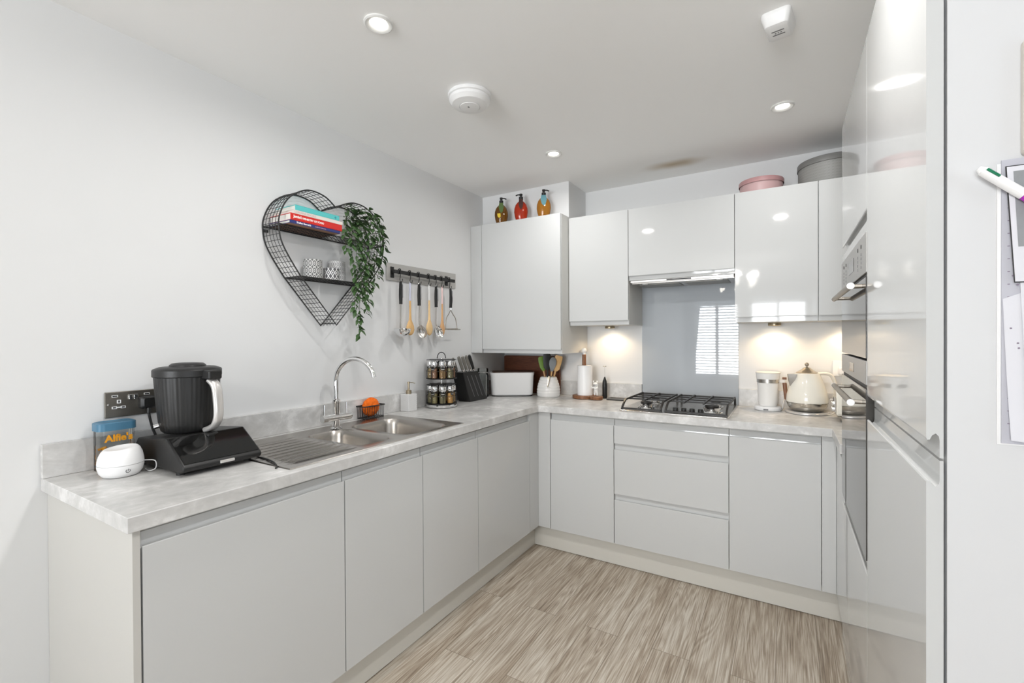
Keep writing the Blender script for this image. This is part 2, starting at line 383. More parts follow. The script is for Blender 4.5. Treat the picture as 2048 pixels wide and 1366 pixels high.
def catmull(pts, per=8):
    out = []; P = [Vector(p) for p in pts]
    for i in range(len(P) - 1):
        p0, p1, p2, p3 = P[max(i - 1, 0)], P[i], P[i + 1], P[min(i + 2, len(P) - 1)]
        for k in range(per):
            t = k / per
            out.append(.5 * ((2 * p1) + (p2 - p0) * t + (2 * p0 - 5 * p1 + 4 * p2 - p3) * t * t + (3 * p1 - p0 - 3 * p2 + p3) * t ** 3))
    out.append(P[-1]); return out
def even(pts, step):
    P = [Vector(p) for p in pts]; out = [P[0]]; acc = 0.0
    L = sum((P[i + 1] - P[i]).length for i in range(len(P) - 1)); n = max(2, round(L / step)); st = L / n; nxt = st
    for i in range(len(P) - 1):
        d = (P[i + 1] - P[i]).length
        while nxt <= acc + d + 1e-9 and len(out) < n:
            out.append(P[i].lerp(P[i + 1], (nxt - acc) / max(d, 1e-9))); nxt += st
        acc += d
    out.append(P[-1]); return out
def rrect(cx, cy, hx, hy, r, n=6):
    P = []
    for qx, qy, a0 in ((1, 1, 0), (-1, 1, pi / 2), (-1, -1, pi), (1, -1, 3 * pi / 2)):
        for k in range(n + 1):
            a = a0 + pi / 2 * k / n; P.append((cx + qx * (hx - r) + r * cos(a), cy + qy * (hy - r) + r * sin(a)))
    return P
# ------------------------------------------------------------------ key dimensions (metres)
D = 3.132; H = 2.38; ZT = .91; TH = .039
XD = .6025; YD = 2.5578; WXF = .6182; WYF = 2.5301; Y0 = .4552
XR = 2.1312; XW = 2.1229; YA, YB, YC = .928, 1.5381, 2.1834
XWALL = 2.72; TT = 2.128
CY = 2.8019; CB = 1.411; CT = 2.12

# ------------------------------------------------------------------ setting
struct(MB().box(-.1, -4.7, -.05, 5.3, D + .1, 0).build('floor', 'floor', flat=True))
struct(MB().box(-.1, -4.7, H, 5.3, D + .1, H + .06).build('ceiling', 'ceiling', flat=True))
struct(MB().box(-.1, -4.7, 0, 0, D + .1, H).build('wall_left', 'wall', flat=True))
struct(MB().box(0, D, 0, 5.3, D + .1, H).build('wall_back', 'wall', flat=True))
struct(MB().box(XWALL, .93, 0, XWALL + .1, D, H).build('wall_right', 'wall', flat=True))
struct(MB().box(XWALL + .1, .93, 0, 5.2, 1.03, H).build('wall_nib', 'wall', flat=True))
SW0, SW1, SWZ0, SWZ1 = -2.9, -.1, .06, 2.2
w = MB().box(5.2, -4.7, 0, 5.3, SW0, H).box(5.2, SW1, 0, 5.3, D, H).box(5.2, SW0, 0, 5.3, SW1, SWZ0).box(5.2, SW0, SWZ1, 5.3, SW1, H)
struct(w.build('wall_side', 'wall', flat=True))
f = MB(); t = .06
f.box(5.21, SW0, SWZ0, 5.28, SW0 + t, SWZ1).box(5.21, SW1 - t, SWZ0, 5.28, SW1, SWZ1).box(5.21, SW0 + t, SWZ0, 5.28, SW1 - t, SWZ0 + t).box(5.21, SW0 + t, SWZ1 - t, 5.28, SW1 - t, SWZ1).box(5.21, (SW0 + SW1) / 2 - .05, SWZ0 + t, 5.28, (SW0 + SW1) / 2 + .05, SWZ1 - t)
wo = struct(f.build('window_3', 'frame', origin=(5.2, SW0, SWZ0)))  # made-up window, added to give the side fill light an opening
MB().box(5.243, SW0 + t, SWZ0 + t, 5.247, SW1 - t, SWZ1 - t).build('pane', 'windowglass', wo)
struct(MB().box(0, 2.833, 2.1315, .697, D - .0005, H - .0005).build('wall_corner', 'wall', flat=True))
# rear wall behind the camera with two shuttered windows
YREAR = -4.6
WIN = [(.14, 1.12), (1.30, 2.28)]; WZ0, WZ1 = .42, 2.18
w = MB(); xs = [0, WIN[0][0], WIN[0][1], WIN[1][0], WIN[1][1], 5.2]
for a, b in ((0, 1), (2, 3), (4, 5)): w.box(xs[a], YREAR - .1, 0, xs[b], YREAR, H)
for a, b in WIN: w.box(a, YREAR - .1, 0, b, YREAR, WZ0); w.box(a, YREAR - .1, WZ1, b, YREAR, H)
struct(w.build('wall_rear', 'wall', flat=True))
for k, (a, b) in enumerate(WIN):
    f = MB(); t = .055
    f.box(a, YREAR - .09, WZ0, a + t, YREAR - .01, WZ1).box(b - t, YREAR - .09, WZ0, b, YREAR - .01, WZ1)
    f.box(a + t, YREAR - .09, WZ0, b - t, YREAR - .01, WZ0 + t).box(a + t, YREAR - .09, WZ1 - t, b - t, YREAR - .01, WZ1)
    mid = (a + b) / 2; f.box(mid - .03, YREAR - .09, WZ0 + t, mid + .03, YREAR - .01, WZ1 - t)
    wo = struct(f.build('window_%d' % (k + 1), 'frame', origin=(a, YREAR, WZ0)))
    MB().box(a + t, YREAR - .086, WZ0 + t, b - t, YREAR - .082, WZ1 - t).build('pane', 'windowglass', wo)
    for x0, x1 in ((a + t, mid - .03), (mid + .03, b - t)):
        s = MB(); z = WZ0 + t + .03
        while z < WZ1 - t - .03:
            s.obox(((x0 + x1) / 2, YREAR - .042, z), (1, 0, 0), (0, cos(.12), sin(.12)), (0, -sin(.12), cos(.12)), (x1 - x0) / 2 - .004, .03, .011); z += .062
        s.build('louvre_slats', 'frame', wo)

# ------------------------------------------------------------------ J-pull doors
def jpoly(z0, z1, hd, t=.02):
    if hd == 'top':
        h = z1
        return [(0, z0), (0, h - .034), (.001, h - .032), (.004, h - .032), (.007, h - .037), (.011, h - .040), (.0145, h - .036), (.0155, h - .030), (.0155, h), (t, h), (t, z0)]
    if hd == 'bottom':
        b = z0
        return [(0, z1), (0, b + .030), (.001, b + .0265), (.004, b + .027), (.007, b + .034), (.011, b + .037), (.0145, b + .033), (.0155, b + .026), (.0155, b), (t, b), (t, z1)]
    return [(0, z0), (0, z1), (t, z1), (t, z0)]
def jdoor(name, parent, face, pos, a, b, z0, z1, hd, mat='door'):
    P = jpoly(z0, z1, hd)
    if face == '+x': mb = MB().prism([(pos - d, z) for d, z in P], 'y', a, b)
    elif face == '-y': mb = MB().prism([(pos + d, z) for d, z in P], 'x', a, b)
    else: mb = MB().prism([(pos + d, z) for d, z in P], 'y', a, b)
    return mb.build(name, mat, parent, angle=12)

DB = .1465; DT = .858
# left run ---------------------------------------------------------
ep = MB().box(0.001, .470, 0, XD, .4865, .8705).build('end_panel', 'endpanel', origin=(0, .47, 0), bevel=.0008, seg=1)
tag(ep, 'plain ivory end panel closing the near end of the sink run', 'cabinet panel')
def base_unit_left(y0, y1, da, db, label, top=.8705):
    r = thing('base_cabinet', label, 'cabinet', (.3, (y0 + y1) / 2, .15))
    c = MB()   # an open carcass: sides, bottom and back, so the bowls of the sink hang free inside
    c.box(.002, y0 + .0006, .15, XD - .0205, y0 + .018, top).box(.002, y1 - .018, .15, XD - .0205, y1 - .0006, top)
    c.box(.002, y0 + .018, .15, XD - .0205, y1 - .018, .168).box(.002, y0 + .018, .168, .012, y1 - .018, top)
    c.box(XD - .09, y0 + .018, top - .018, XD - .0205, y1 - .018, top)
    c.build('carcass', 'carcass', r)
    jdoor('door', r, '+x', XD, da, db, DB, DT, 'top'); return r
base_unit_left(.4868, 1.0848, .4905, 1.0828, 'wide gloss grey cabinet under drainer, next to ivory end panel')
base_unit_left(1.0848, 1.4912, 1.0868, 1.4892, 'gloss grey cabinet under the half bowl and tap')
base_unit_left(1.4912, 1.9012, 1.4932, 1.8992, 'gloss grey cabinet under the main sink bowl')
base_unit_left(1.9012, 2.47, 1.9032, 2.4425, 'gloss grey cabinet under spice rack, last before the inner corner')
cp = thing('corner_post', 'narrow gloss grey corner post where sink run meets hob run', 'cabinet panel', (.6, 2.55, .15))
MB().box(XD - .02, 2.4455, DB, XD, YD + .018, .8705).build('filler', 'door', cp, bevel=.0008, seg=1)
MB().box(XD + .0005, YD, DB, .6848, YD + .018, .8705).build('filler', 'door', cp, bevel=.0008, seg=1)
tag(MB().box(.533, .4868, .003, .549, 2.606, .149).build('plinth', 'plinth', origin=(.54, 1.5, 0)), 'grey plinth along the floor under the sink run', 'plinth')
tag(MB().box(.5495, 2.606, .003, 2.215, 2.622, .149).build('plinth', 'plinth', origin=(1.4, 2.614, 0)), 'grey plinth along the floor under hob run drawers', 'plinth')
# back run ---------------------------------------------------------
def carc_back(r, x0, x1, top=.8705):
    MB().box(x0 + .0006, YD + .0205, .15, x1 - .0006, D - .002, top).build('carcass', 'carcass', r)
r = thing('base_cabinet', 'gloss grey cabinet beside the inner corner, left of the drawers', 'cabinet', (.89, 2.85, .15))
carc_back(r, .686, 1.0925); jdoor('door', r, '-y', YD, .6882, 1.0906, DB, DT, 'top')
r = thing('drawer_unit', 'gloss grey three drawer cabinet under the gas hob', 'drawer unit', (1.39, 2.85, .15))
carc_back(r, 1.0925, 1.693)
for z0, z1 in ((.7225, DT), (.4325, .7195), (DB, .4295)): jdoor('drawer', r, '-y', YD, 1.0945, 1.691, z0, z1, 'top')
r = thing('base_cabinet', 'gloss grey cabinet right of the drawers, below the kettle', 'cabinet', (1.89, 2.85, .15))
carc_back(r, 1.693, 2.0845); jdoor('door', r, '-y', YD, 1.695, 2.082, DB, DT, 'top')
XS = 2.1405
cp = thing('corner_post', 'narrow gloss grey corner post beside the oven tower return', 'cabinet panel', (2.12, 2.55, .15))
MB().box(2.0848, YD, DB, XS - .0005, YD + .018, .8705).build('filler', 'door', cp, bevel=.0008, seg=1)
MB().box(XS, 2.502, DB, XS + .018, YD + .018, .8705).build('filler', 'door', cp, bevel=.0008, seg=1)
r = thing('base_cabinet', 'narrow gloss grey cabinet tucked between corner post and oven tower', 'cabinet', (2.4, 2.34, .15))
MB().box(XS + .0205, YC + .002, .15, XWALL - .002, 2.50, .8705).build('carcass', 'carcass', r)
jdoor('door', r, '-x', XS, YC + .004, 2.4995, DB, DT, 'top')
tag(MB().box(2.1935, YC, .001, 2.2095, 2.6055, .149).build('plinth', 'plinth', origin=(2.2, 2.4, 0)), 'short plinth under the cabinet beside the oven tower', 'plinth')

# worktop with cut-outs for the bowls --------------------------------
def slab(xs, ys, keep, z0, z1):
    mb = MB(); vid = {}
    def V(i, j, t):
        k = (i, j, t)
        if k not in vid: vid[k] = len(mb.v); mb.v.append((xs[i], ys[j], z1 if t else z0))
        return vid[k]
    nx, ny = len(xs) - 1, len(ys) - 1
    K = lambda i, j: 0 <= i < nx and 0 <= j < ny and keep((xs[i] + xs[i + 1]) / 2, (ys[j] + ys[j + 1]) / 2)
    for i in range(nx):
        for j in range(ny):
            if not K(i, j): continue
            mb.f.append([V(i, j, 1), V(i + 1, j, 1), V(i + 1, j + 1, 1), V(i, j + 1, 1)])
            mb.f.append([V(i, j, 0), V(i, j + 1, 0), V(i + 1, j + 1, 0), V(i + 1, j, 0)])
            if not K(i - 1, j): mb.f.append([V(i, j, 0), V(i, j, 1), V(i, j + 1, 1), V(i, j + 1, 0)])
            if not K(i + 1, j): mb.f.append([V(i + 1, j, 0), V(i + 1, j + 1, 0), V(i + 1, j + 1, 1), V(i + 1, j, 1)])
            if not K(i, j - 1): mb.f.append([V(i, j, 0), V(i + 1, j, 0), V(i + 1, j, 1), V(i, j, 1)])
            if not K(i, j + 1): mb.f.append([V(i, j + 1, 0), V(i, j + 1, 1), V(i + 1, j + 1, 1), V(i + 1, j + 1, 0)])
    return mb
SX0, SX1, SY0, SY1 = .09, .563, 1.205, 1.79
def keep(x, y):
    if SX0 < x < SX1 and SY0 < y < SY1: return False
    if x < WXF: return True
    if y > WYF: return True
    return x > XW and y > YC + .0012
wt = slab([.001, SX0, SX1, WXF, XW, XWALL - .001], [Y0, SY0, SY1, YC + .0012, WYF, D - .001], keep, ZT - TH, ZT).build('worktop', 'top', origin=(0, Y0, ZT - TH), bevel=.0025, seg=2)
tag(wt, 'pale grey concrete effect worktop running round three sides', 'worktop')
def upst(x0, y0, x1, y1, label):
    tag(MB().box(x0, y0, ZT + .0004, x1, y1, ZT + .103).build('upstand', 'top', origin=((x0 + x1) / 2, (y0 + y1) / 2, ZT), bevel=.001, seg=1), label, 'worktop upstand')
upst(.0008, Y0, .018, D - .001, 'grey concrete effect upstand along the wall behind the sink')
upst(.0184, D - .018, 1.102, D - .001, 'grey upstand on the back wall left of glass splashback')
upst(1.694, D - .018, XWALL - .001, D - .001, 'grey upstand on the back wall behind the kettle')
sp = MB().box(1.104, D - .009, ZT + .001, 1.692, D - .001, 1.700).build('splashback', 'splash', origin=(1.4, D, ZT), bevel=.001, seg=1)
tag(sp, 'tall pale grey glass splashback standing behind the hob', 'splashback')

# wall cabinets --------------------------------------------------------
def wall_unit(name, x0, x1, zb, label, cat='cabinet', right=True):
    r = thing(name, label, cat, ((x0 + x1) / 2, CY + .16, zb))
    MB().box(x0 + .0006, CY + .0205, zb, x1 - .0006, D - .001, CT).build('carcass', 'carcass', r)
    jdoor('door', r, '-y', CY, x0 + .0018, x1 - .0018, zb, CT, 'bottom'); return r
wall_unit('wall_cabinet', .7085, 1.1065, CB, 'gloss grey wall cabinet just left of the hood cabinet')
r = wall_unit('hood_cabinet', 1.1065, 1.7000, 1.682, 'short gloss grey wall cabinet holding the extractor hood', 'cabinet')
wall_unit('wall_cabinet', 1.7000, 2.0845, CB, 'gloss grey wall cabinet right of the hood, below pink tin')
wall_unit('wall_cabinet', 2.0845, 2.70, CB, 'corner gloss grey wall cabinet partly hidden by the oven tower')
BY0, BX1, BZ0 = 2.6768, .7065, 1.2277
r = thing('boiler_cabinet', 'tall deep gloss grey wall cabinet in the left corner', 'cabinet', (.35, 2.9, BZ0))
MB().box(.0015, BY0 + .0205, BZ0, BX1, D - .001, 2.13).build('carcass', 'carcass', r)
MB().box(.0015, BY0, BZ0, .0945, BY0 + .02, 2.13).build('filler', 'door', r, bevel=.0008, seg=1)
jdoor('door', r, '-y', BY0, .0975, BX1 - .001, BZ0, 2.13, 'bottom')
# extractor
r = thing('extractor_hood', 'stainless extractor hood fitted under the short wall cabinet', 'extractor hood', (1.4, 2.97, 1.65))
MB().box(1.1125, 2.855, 1.662, 1.694, 3.118, 1.6815).build('body', 'steel', r, bevel=.002)
MB().box(1.1125, 2.826, 1.668, 1.694, 2.8545, 1.6815).build('front_strip', 'silverpaint', r, bevel=.002)
for a, b in ((1.15, 1.385), (1.42, 1.655)): MB().box(a, 2.90, 1.659, b, 3.07, 1.6625).build('filter', 'grille', r)
for a in (1.19, 1.615): MB().cyl((a, 2.878, 1.662), (a, 2.878, 1.6585), .017).build('lamp', 'white', r)
MB().box(1.33, 2.8255, 1.6705, 1.47, 2.8265, 1.6785).build('button_strip', 'blackplastic', r)

# oven tower -------------------------------------------------------------
r = thing('oven_tower', 'tall gloss grey housing for the two built in ovens', 'cabinet', (2.43, 1.86, 0))
c = MB(); c.box(XR + .0205, YB + .001, .15, XWALL - .002, YB + .018, TT).box(XR + .0205, YC - .018, .15, XWALL - .002, YC - .001, TT)
c.box(XR + .0205, YB + .018, .15, XWALL - .002, YC - .018, .70).box(XR + .0205, YB + .018, 1.625, XWALL - .002, YC - .018, TT).box(XWALL - .02, YB + .018, .70, XWALL - .002, YC - .018, 1.625)
c.build('carcass', 'carcass', r)
jdoor('door', r, '-x', XR, YB + .002, YC - .002, 1.643, TT, 'bottom'); jdoor('door', r, '-x', XR, YB + .002, YC - .002, DB, .720, 'top')
MB().box(XR + .002, YB + .002, 1.6115, XR + .02, YC - .002, 1.640).build('filler', 'door', r)
MB().box(XR + .062, YB + .001, .001, XR + .078, YC - .001, .149).build('plinth', 'plinth', r)
def oven(label, z0, z1, zp, zh, panel):
    r = thing('oven', label, 'oven', (2.4, 1.86, z0)); a, b = YB + .004, YC - .004
    MB().box(XR + .024, a + .016, z0 + .004, 2.66, b - .016, z1 - .004).build('casing', 'blackplastic', r)
    MB().box(XR - .002, a, zp, XR + .022, b, z1).build('control_panel', 'ovenpanel', r, bevel=.002)
    MB().box(XR + .004, a + .004, zp - .011, XR + .022, b - .004, zp - .0005).build('vent_gap', 'black', r)
    d = MB().box(XR - .002, a, z0, XR + .022, b, zp - .0115).build('door', 'ovenglass', r, bevel=.002)
    h = MB().cyl((XR - .030, a + .055, zh), (XR - .030, b - .055, zh), .0085, n=20)
    for y in (a + .075, b - .075): h.cyl((XR - .030, y, zh), (XR - .002, y, zh), .006)
    hh = h.build('handle', 'nickel', d)
    for y in (a + .055, b - .055):
        s = -1 if y < 1.8 else 1
        MB().cyl((XR - .030, y, zh), (XR - .030, y + s * .004, zh), .0092, n=20).build('handle_cap', 'white', d)
    zc = (zp + z1) / 2
    if panel:
        MB().box(XR - .003, 1.80, zc - .02, XR - .0015, 1.93, zc + .022).build('display', 'blackgloss', r)
        for y, s in ((1.63, .010), (1.70, .010), (2.02, .008), (2.09, .008)):
            MB().cyl((XR - .003, y, zc + .028), (XR - .0015, y, zc + .028), .006, n=14).build('indicator', 'dark', r)
            for k in range(4): MB().box(XR - .003, y - .002, zc - .034 + k * .012, XR - .0015, y + .002, zc - .026 + k * .012).build('button', 'greygrip', r)
    else:
        MB().box(XR - .003, 1.80, zc - .014, XR - .0015, 1.91, zc + .014).build('display', 'blackgloss', r)
    return r
oven('upper built in oven with steel panel, touch buttons and bar handle', 1.268, 1.609, 1.500, 1.470, True)
oven('lower built in oven with dark glass door behind kettle corner', .724, 1.262, 1.197, 1.143, False)

# fridge -------------------------------------------------------------------
r = thing('fridge_freezer', 'tall integrated fridge freezer behind two gloss grey doors', 'fridge', (2.43, 1.23, 0))
MB().box(XR + .0205, YA + .0165, .15, XWALL - .002, YB - .001, TT).build('carcass', 'carcass', r)
jdoor('door', r, '-x', XR, YA, YB - .002, 1.1425, TT, 'bottom'); jdoor('door', r, '-x', XR, YA, YB - .002, DB, 1.1385, 'top')
MB().box(XR + .062, YA + .0165, .001, XR + .078, YB - .001, .149).build('plinth', 'plinth', r)
pnl = MB().box(XR + .0235, YA - .002, 0.0005, XWALL + .09, YA + .0015, H - .001).box(XR + .0235, YA + .0015, .0005, XR + .032, YA + .016, TT).build('tall_end_panel', 'tallpanel', origin=(2.4, YA, 0))
tag(pnl, 'tall white panel beside the fridge where the calendar hangs', 'cabinet panel')
# ------------------------------------------------------------------ sink, tap and sink-side things
def on_rect(cx, cy, x0, x1, y0, y1, p):
    dx, dy = p[0] - cx, p[1] - cy
    t = min([q for q in ((x1 - cx) / dx if dx > 1e-9 else 1e9, (x0 - cx) / dx if dx < -1e-9 else 1e9, (y1 - cy) / dy if dy > 1e-9 else 1e9, (y0 - cy) / dy if dy < -1e-9 else 1e9)])
    return (cx + dx * t, cy + dy * t)
SKX0, SKX1, SKY0, SKY1 = .062, .579, .893, 1.812
sk = thing('kitchen_sink', 'inset stainless one and a half bowl sink with ridged drainer', 'sink', (.32, 1.35, ZT))
zs = ZT + .0035
deck = MB()
cells = [(.1635, .522, 1.225, 1.405, .05, 1.2, 1.4325), (.150, .547, 1.462, 1.750, .06, 1.4325, SKY1)]
for bx0, bx1, by0, by1, rr, cy0, cy1 in cells:
    cx, cy = (bx0 + bx1) / 2, (by0 + by1) / 2
    ring = rrect(cx, cy, (bx1 - bx0) / 2, (by1 - by0) / 2, rr, 8)
    # corners of the cell are added to the outer ring so its outline stays square
    corners = [(SKX1, cy1), (SKX0, cy1), (SKX0, cy0), (SKX1, cy0)]
    out = [on_rect(cx, cy, SKX0, SKX1, cy0, cy1, p) for p in ring]; n = len(ring)
    for c in corners:
        k = min(range(n), key=lambda i: (out[i][0] - c[0]) ** 2 + (out[i][1] - c[1]) ** 2); out[k] = c
    mid = [(a[0] * .86 + b[0] * .14, a[1] * .86 + b[1] * .14) for a, b in zip(ring, out)]
    deck.loft([[(p[0], p[1], zs) for p in out], [(p[0], p[1], zs) for p in mid], [(p[0], p[1], zs - .003) for p in ring]], False, False)
# drainer with grooves running towards the bowls
x = SKX0; prof = []
n = 160
for i in range(n + 1):
    x = SKX0 + (SKX1 - SKX0) * i / n; z = zs
    if .20 < x < .535: z = zs - .0030 + .0068 * (max(0, cos((x - .20) / .335 * 2 * pi * 8)) ** 2)
    elif .15 < x <= .20: z = zs - .0028
    prof.append((x, z))
rings = []
for y, k in ((SKY0, 0), (SKY0 + .03, 0), (SKY0 + .055, 1), (1.16, 1), (1.2, 0)):
    rings.append([(px, y, zs + (pz - zs) * k) for px, pz in prof])
deck.loft(rings, False, False, closed=False)
# turned-down rim
rim = [(SKX0, SKY0), (SKX1, SKY0), (SKX1, SKY1), (SKX0, SKY1)]
deck.loft([[(a, b, zs) for a, b in rim], [(a + (.003 if a > .3 else -.003), b + (.003 if b > 1.3 else -.003), ZT + .0004) for a, b in rim]], False, False)
deck.build('deck', 'sinksteel', sk, angle=50)
for nm, (bx0, bx1, by0, by1, rr, _, _), depth in (('half_bowl', cells[0], .13), ('main_bowl', cells[1], .17)):
    cx, cy = (bx0 + bx1) / 2, (by0 + by1) / 2; hx, hy = (bx1 - bx0) / 2, (by1 - by0) / 2
    R = []
    for q, (ins, dz, r_) in enumerate(((0, .003, rr), (.003, .010, rr), (.008, .03, rr), (.014, .09, rr + .004), (.024, depth - .03, rr + .008), (.045, depth - .006, rr + .006), (.075, depth, rr))):
        r2 = min(r_, hx - ins - .002, hy - ins - .002)
        R.append([(p[0], p[1], zs - dz) for p in rrect(cx, cy, hx - ins, hy - ins, r2, 8)])
    b = MB().loft(R, False, True).build(nm, 'sinksteel', sk, angle=60)
    MB().lathe([(.001, 0), (.036, 0), (.04, .002), (.043, .0005)], (cx, cy, zs - depth), 24, cap1=False).build('waste', 'chrome', b)
TX, TY = .150, 1.405
zs += .0004
tp = thing('mixer_tap', 'tall chrome swan neck tap with two levers', 'tap', (TX, TY, zs))
MB().lathe([(.026, 0), (.026, .004), (.017, .010), (.016, .04), (.0165, .115), (.018, .118), (.018, .135), (.0125, .14)], (TX, TY, zs), 28).build('body', 'chrome', tp)
th = Vector((.21, .05, 0)).normalized(); A = .104
sp_pts = [Vector((TX, TY, z)) for z in (1.045, 1.07, 1.10, 1.13)] + [Vector((TX, TY, 1.135)) + th * (A - A * cos(t)) + Vector((0, 0, A * sin(t))) for t in [radians(d) for d in range(0, 171, 6)]]
MB().tube(sp_pts, .0112, 16).build('spout', 'chrome', tp)
MB().cyl((TX + .004, TY - .078, .968), (TX + .004, TY + .078, .966), .0168).build('valve_bar', 'chrome', tp)
for y in (TY - .066, TY + .056):
    MB().cyl((TX + .004, y, .978), (TX + .004, y, 1.031), .0042, n=12).build('lever', 'chrome', tp)
# wire caddy with sponge
cd = thing('sponge_caddy', 'black wire caddy on the ledge behind the main bowl', 'caddy', (.055, 1.71, ZT + .004))
b = MB(); x0, x1, y0, y1, zb, zt = .0205, .083, 1.632, 1.768, ZT + .006, ZT + .068
b.tube([(x0, y0, zt), (x1, y0, zt), (x1, y1, zt), (x0, y1, zt)], .0032, 8, closed=True)
b.tube([(x0 + .004, y0 + .004, zb), (x1 - .004, y0 + .004, zb), (x1 - .004, y1 - .004, zb), (x0 + .004, y1 - .004, zb)], .002, 8, closed=True)
for k in range(9):
    y = y0 + .004 + (y1 - y0 - .008) * k / 8
    b.tube([(x0 + .002, y, zt), (x0 + .004, y, zb), (x1 - .004, y, zb), (x1 - .001, y, zt)], .0013, 6)
for k in range(1, 4):
    xx = x0 + (x1 - x0) * k / 4
    for y in (y0 + .001, y1 - .001): b.tube([(xx, y, zt), (xx, y, zb)], .0013, 6)
b.build('wire_basket', 'wire', cd)
sb = MB(); n, mrow = 44, 26
random.seed(3)
rings = []
for j in range(mrow + 1):
    a = -pi / 2 + pi * j / mrow
    rings.append([(.052 + .0245 * cos(a) * cos(2 * pi * i / n) * (1 + random.uniform(-.13, .13)), 1.700 + .053 * cos(a) * sin(2 * pi * i / n) * (1 + random.uniform(-.10, .10)), ZT + .060 + .048 * sin(a) * (1 + random.uniform(-.06, .06))) for i in range(n)])
sb.loft(rings)
tag(sb.build('sponge', 'orange', origin=(.052, 1.70, ZT + .011), angle=80), 'fluffy orange sponge sitting in the black wire caddy', 'sponge')
# soap dispenser
sd = thing('soap_dispenser', 'white embossed square soap dispenser with brushed metal pump', 'soap dispenser', (.056, 1.98, ZT))
MB().box(.0235, 1.944, ZT, .0885, 2.016, ZT + .1).build('bottle', 'soapmetal', sd, bevel=.004, seg=3)
MB().lathe([(.016, 0), (.0165, .02), (.012, .022), (.006, .024), (.006, .058), (.0075, .060), (.0075, .07)], (.056, 1.98, ZT + .1), 20).build('pump', 'brass', sd)
MB().tube([(.056, 1.98, ZT + .166), (.066, 2.002, ZT + .164), (.072, 2.016, ZT + .158)], .0022, 8).build('nozzle', 'brass', sd)

# ------------------------------------------------------------------ near end of the counter
HK = (.78, .78, .87)
hu = thing('humidifier', 'small white rounded humidifier at near end of counter', 'humidifier', (.172, .594, ZT), rot=.1)
pr_ = [(.048, 0), (.058, .003), (.0685, .016), (.0735, .034), (.0738, .043)]
MB().lathe(pr_, (0, 0, 0), 40, cap1=False).lathe([(.0725, .0432), (.0725, .0438)], (0, 0, 0), 40, cap0=False, cap1=False).sc(HK).build('base', 'white', hu, local=True, angle=60)
up = [(.0738, .0442), (.0728, .058), (.0685, .076), (.061, .091), (.054, .098), (.049, .0995), (.044, .098), (.02, .0925), (.006, .092)]
t = MB().lathe(up, (0, 0, 0), 40, cap0=False)
t.v = [(x, y, z + (.006 * (y / .07) * max(0, (z - .05) / .05))) for x, y, z in t.v]
t.sc(HK).build('tank', 'white', hu, local=True, angle=60)
# power mark on the curved front
a0 = -.12; ps = MB()
def onh(a, z): return ((.0735 + .0008) * cos(a), (.0735 + .0008) * sin(a), z)
arc = [onh(a0 + .095 * sin(q), .0245 + .0062 * cos(q)) for q in [radians(40 + 280 * k / 24) for k in range(25)]]
ps.tube([Vector(p) * 1.0 for p in arc], .0008, 6).tube([onh(a0, .024), onh(a0, .032)], .0008, 6)
ps.v = [(x * (1 - .06 * max(0, .034 - z) / .016), y * (1 - .06 * max(0, .034 - z) / .016), z) for x, y, z in ps.v]
ps.sc(HK).build('power_symbol', 'dark', hu, local=True)
tag(MB().tube(catmull([(.184, .6475, ZT + .036), (.212, .668, ZT + .034), (.214, .6695, ZT + .010), (.205, .656, ZT + .003), (.165, .660, ZT + .003)], 6), .0016, 8).build('power_cord', 'white', origin=(.2, .67, ZT)), 'thin white cord looping behind the white humidifier', 'cord')
# container
CYY = .6165
ct = thing('storage_container', 'clear storage container with dusty blue lid below the socket', 'food container', (.057, CYY, ZT))
bd = MB(); P = [(.057 + (x), CYY + y) for x, y in rrect(0, 0, .031, .048, .016, 5)]
bd.loft([[(x, y, ZT + .0005) for x, y in P], [(x, y, ZT + .128) for x, y in P]], True, False)
bd.build('body', 'glass', ct)
P2 = rrect(.057, CYY, .0345, .0515, .019, 6)
P3 = rrect(.057, CYY, .029, .046, .016, 6)
MB().loft([[(x, y, ZT + .1285) for x, y in P2], [(x, y, ZT + .152) for x, y in P2], [(x, y, ZT + .155) for x, y in P3], [(x, y, ZT + .1515) for x, y in rrect(.057, CYY, .023, .039, .012, 6)]]).build('lid', 'bluelid', ct)
text("Alfie's", .030, 'gold', ct, (.0885, .582, ZT + .103), (0, 1, 0), (0, 0, 1), bold=.0012)
pi_ = MB(); random.seed(5)
for k in range(26):
    x, y = random.uniform(.034, .08), random.uniform(.58, .605 if k < 16 else .65); z = ZT + random.uniform(.01, .07)
    d = Vector((random.uniform(-1, 1), random.uniform(-1, 1), random.uniform(.2, 1))).normalized()
    pi_.cyl(Vector((x, y, z)) - d * .011, Vector((x, y, z)) + d * .011, .004, n=8)
pi_.v = [(min(max(x, .028), .086), min(max(y, .572), .660), max(z, ZT + .002)) for x, y, z in pi_.v]
o = pi_.build('dry_pasta', 'gold', ct); o['kind'] = 'stuff'
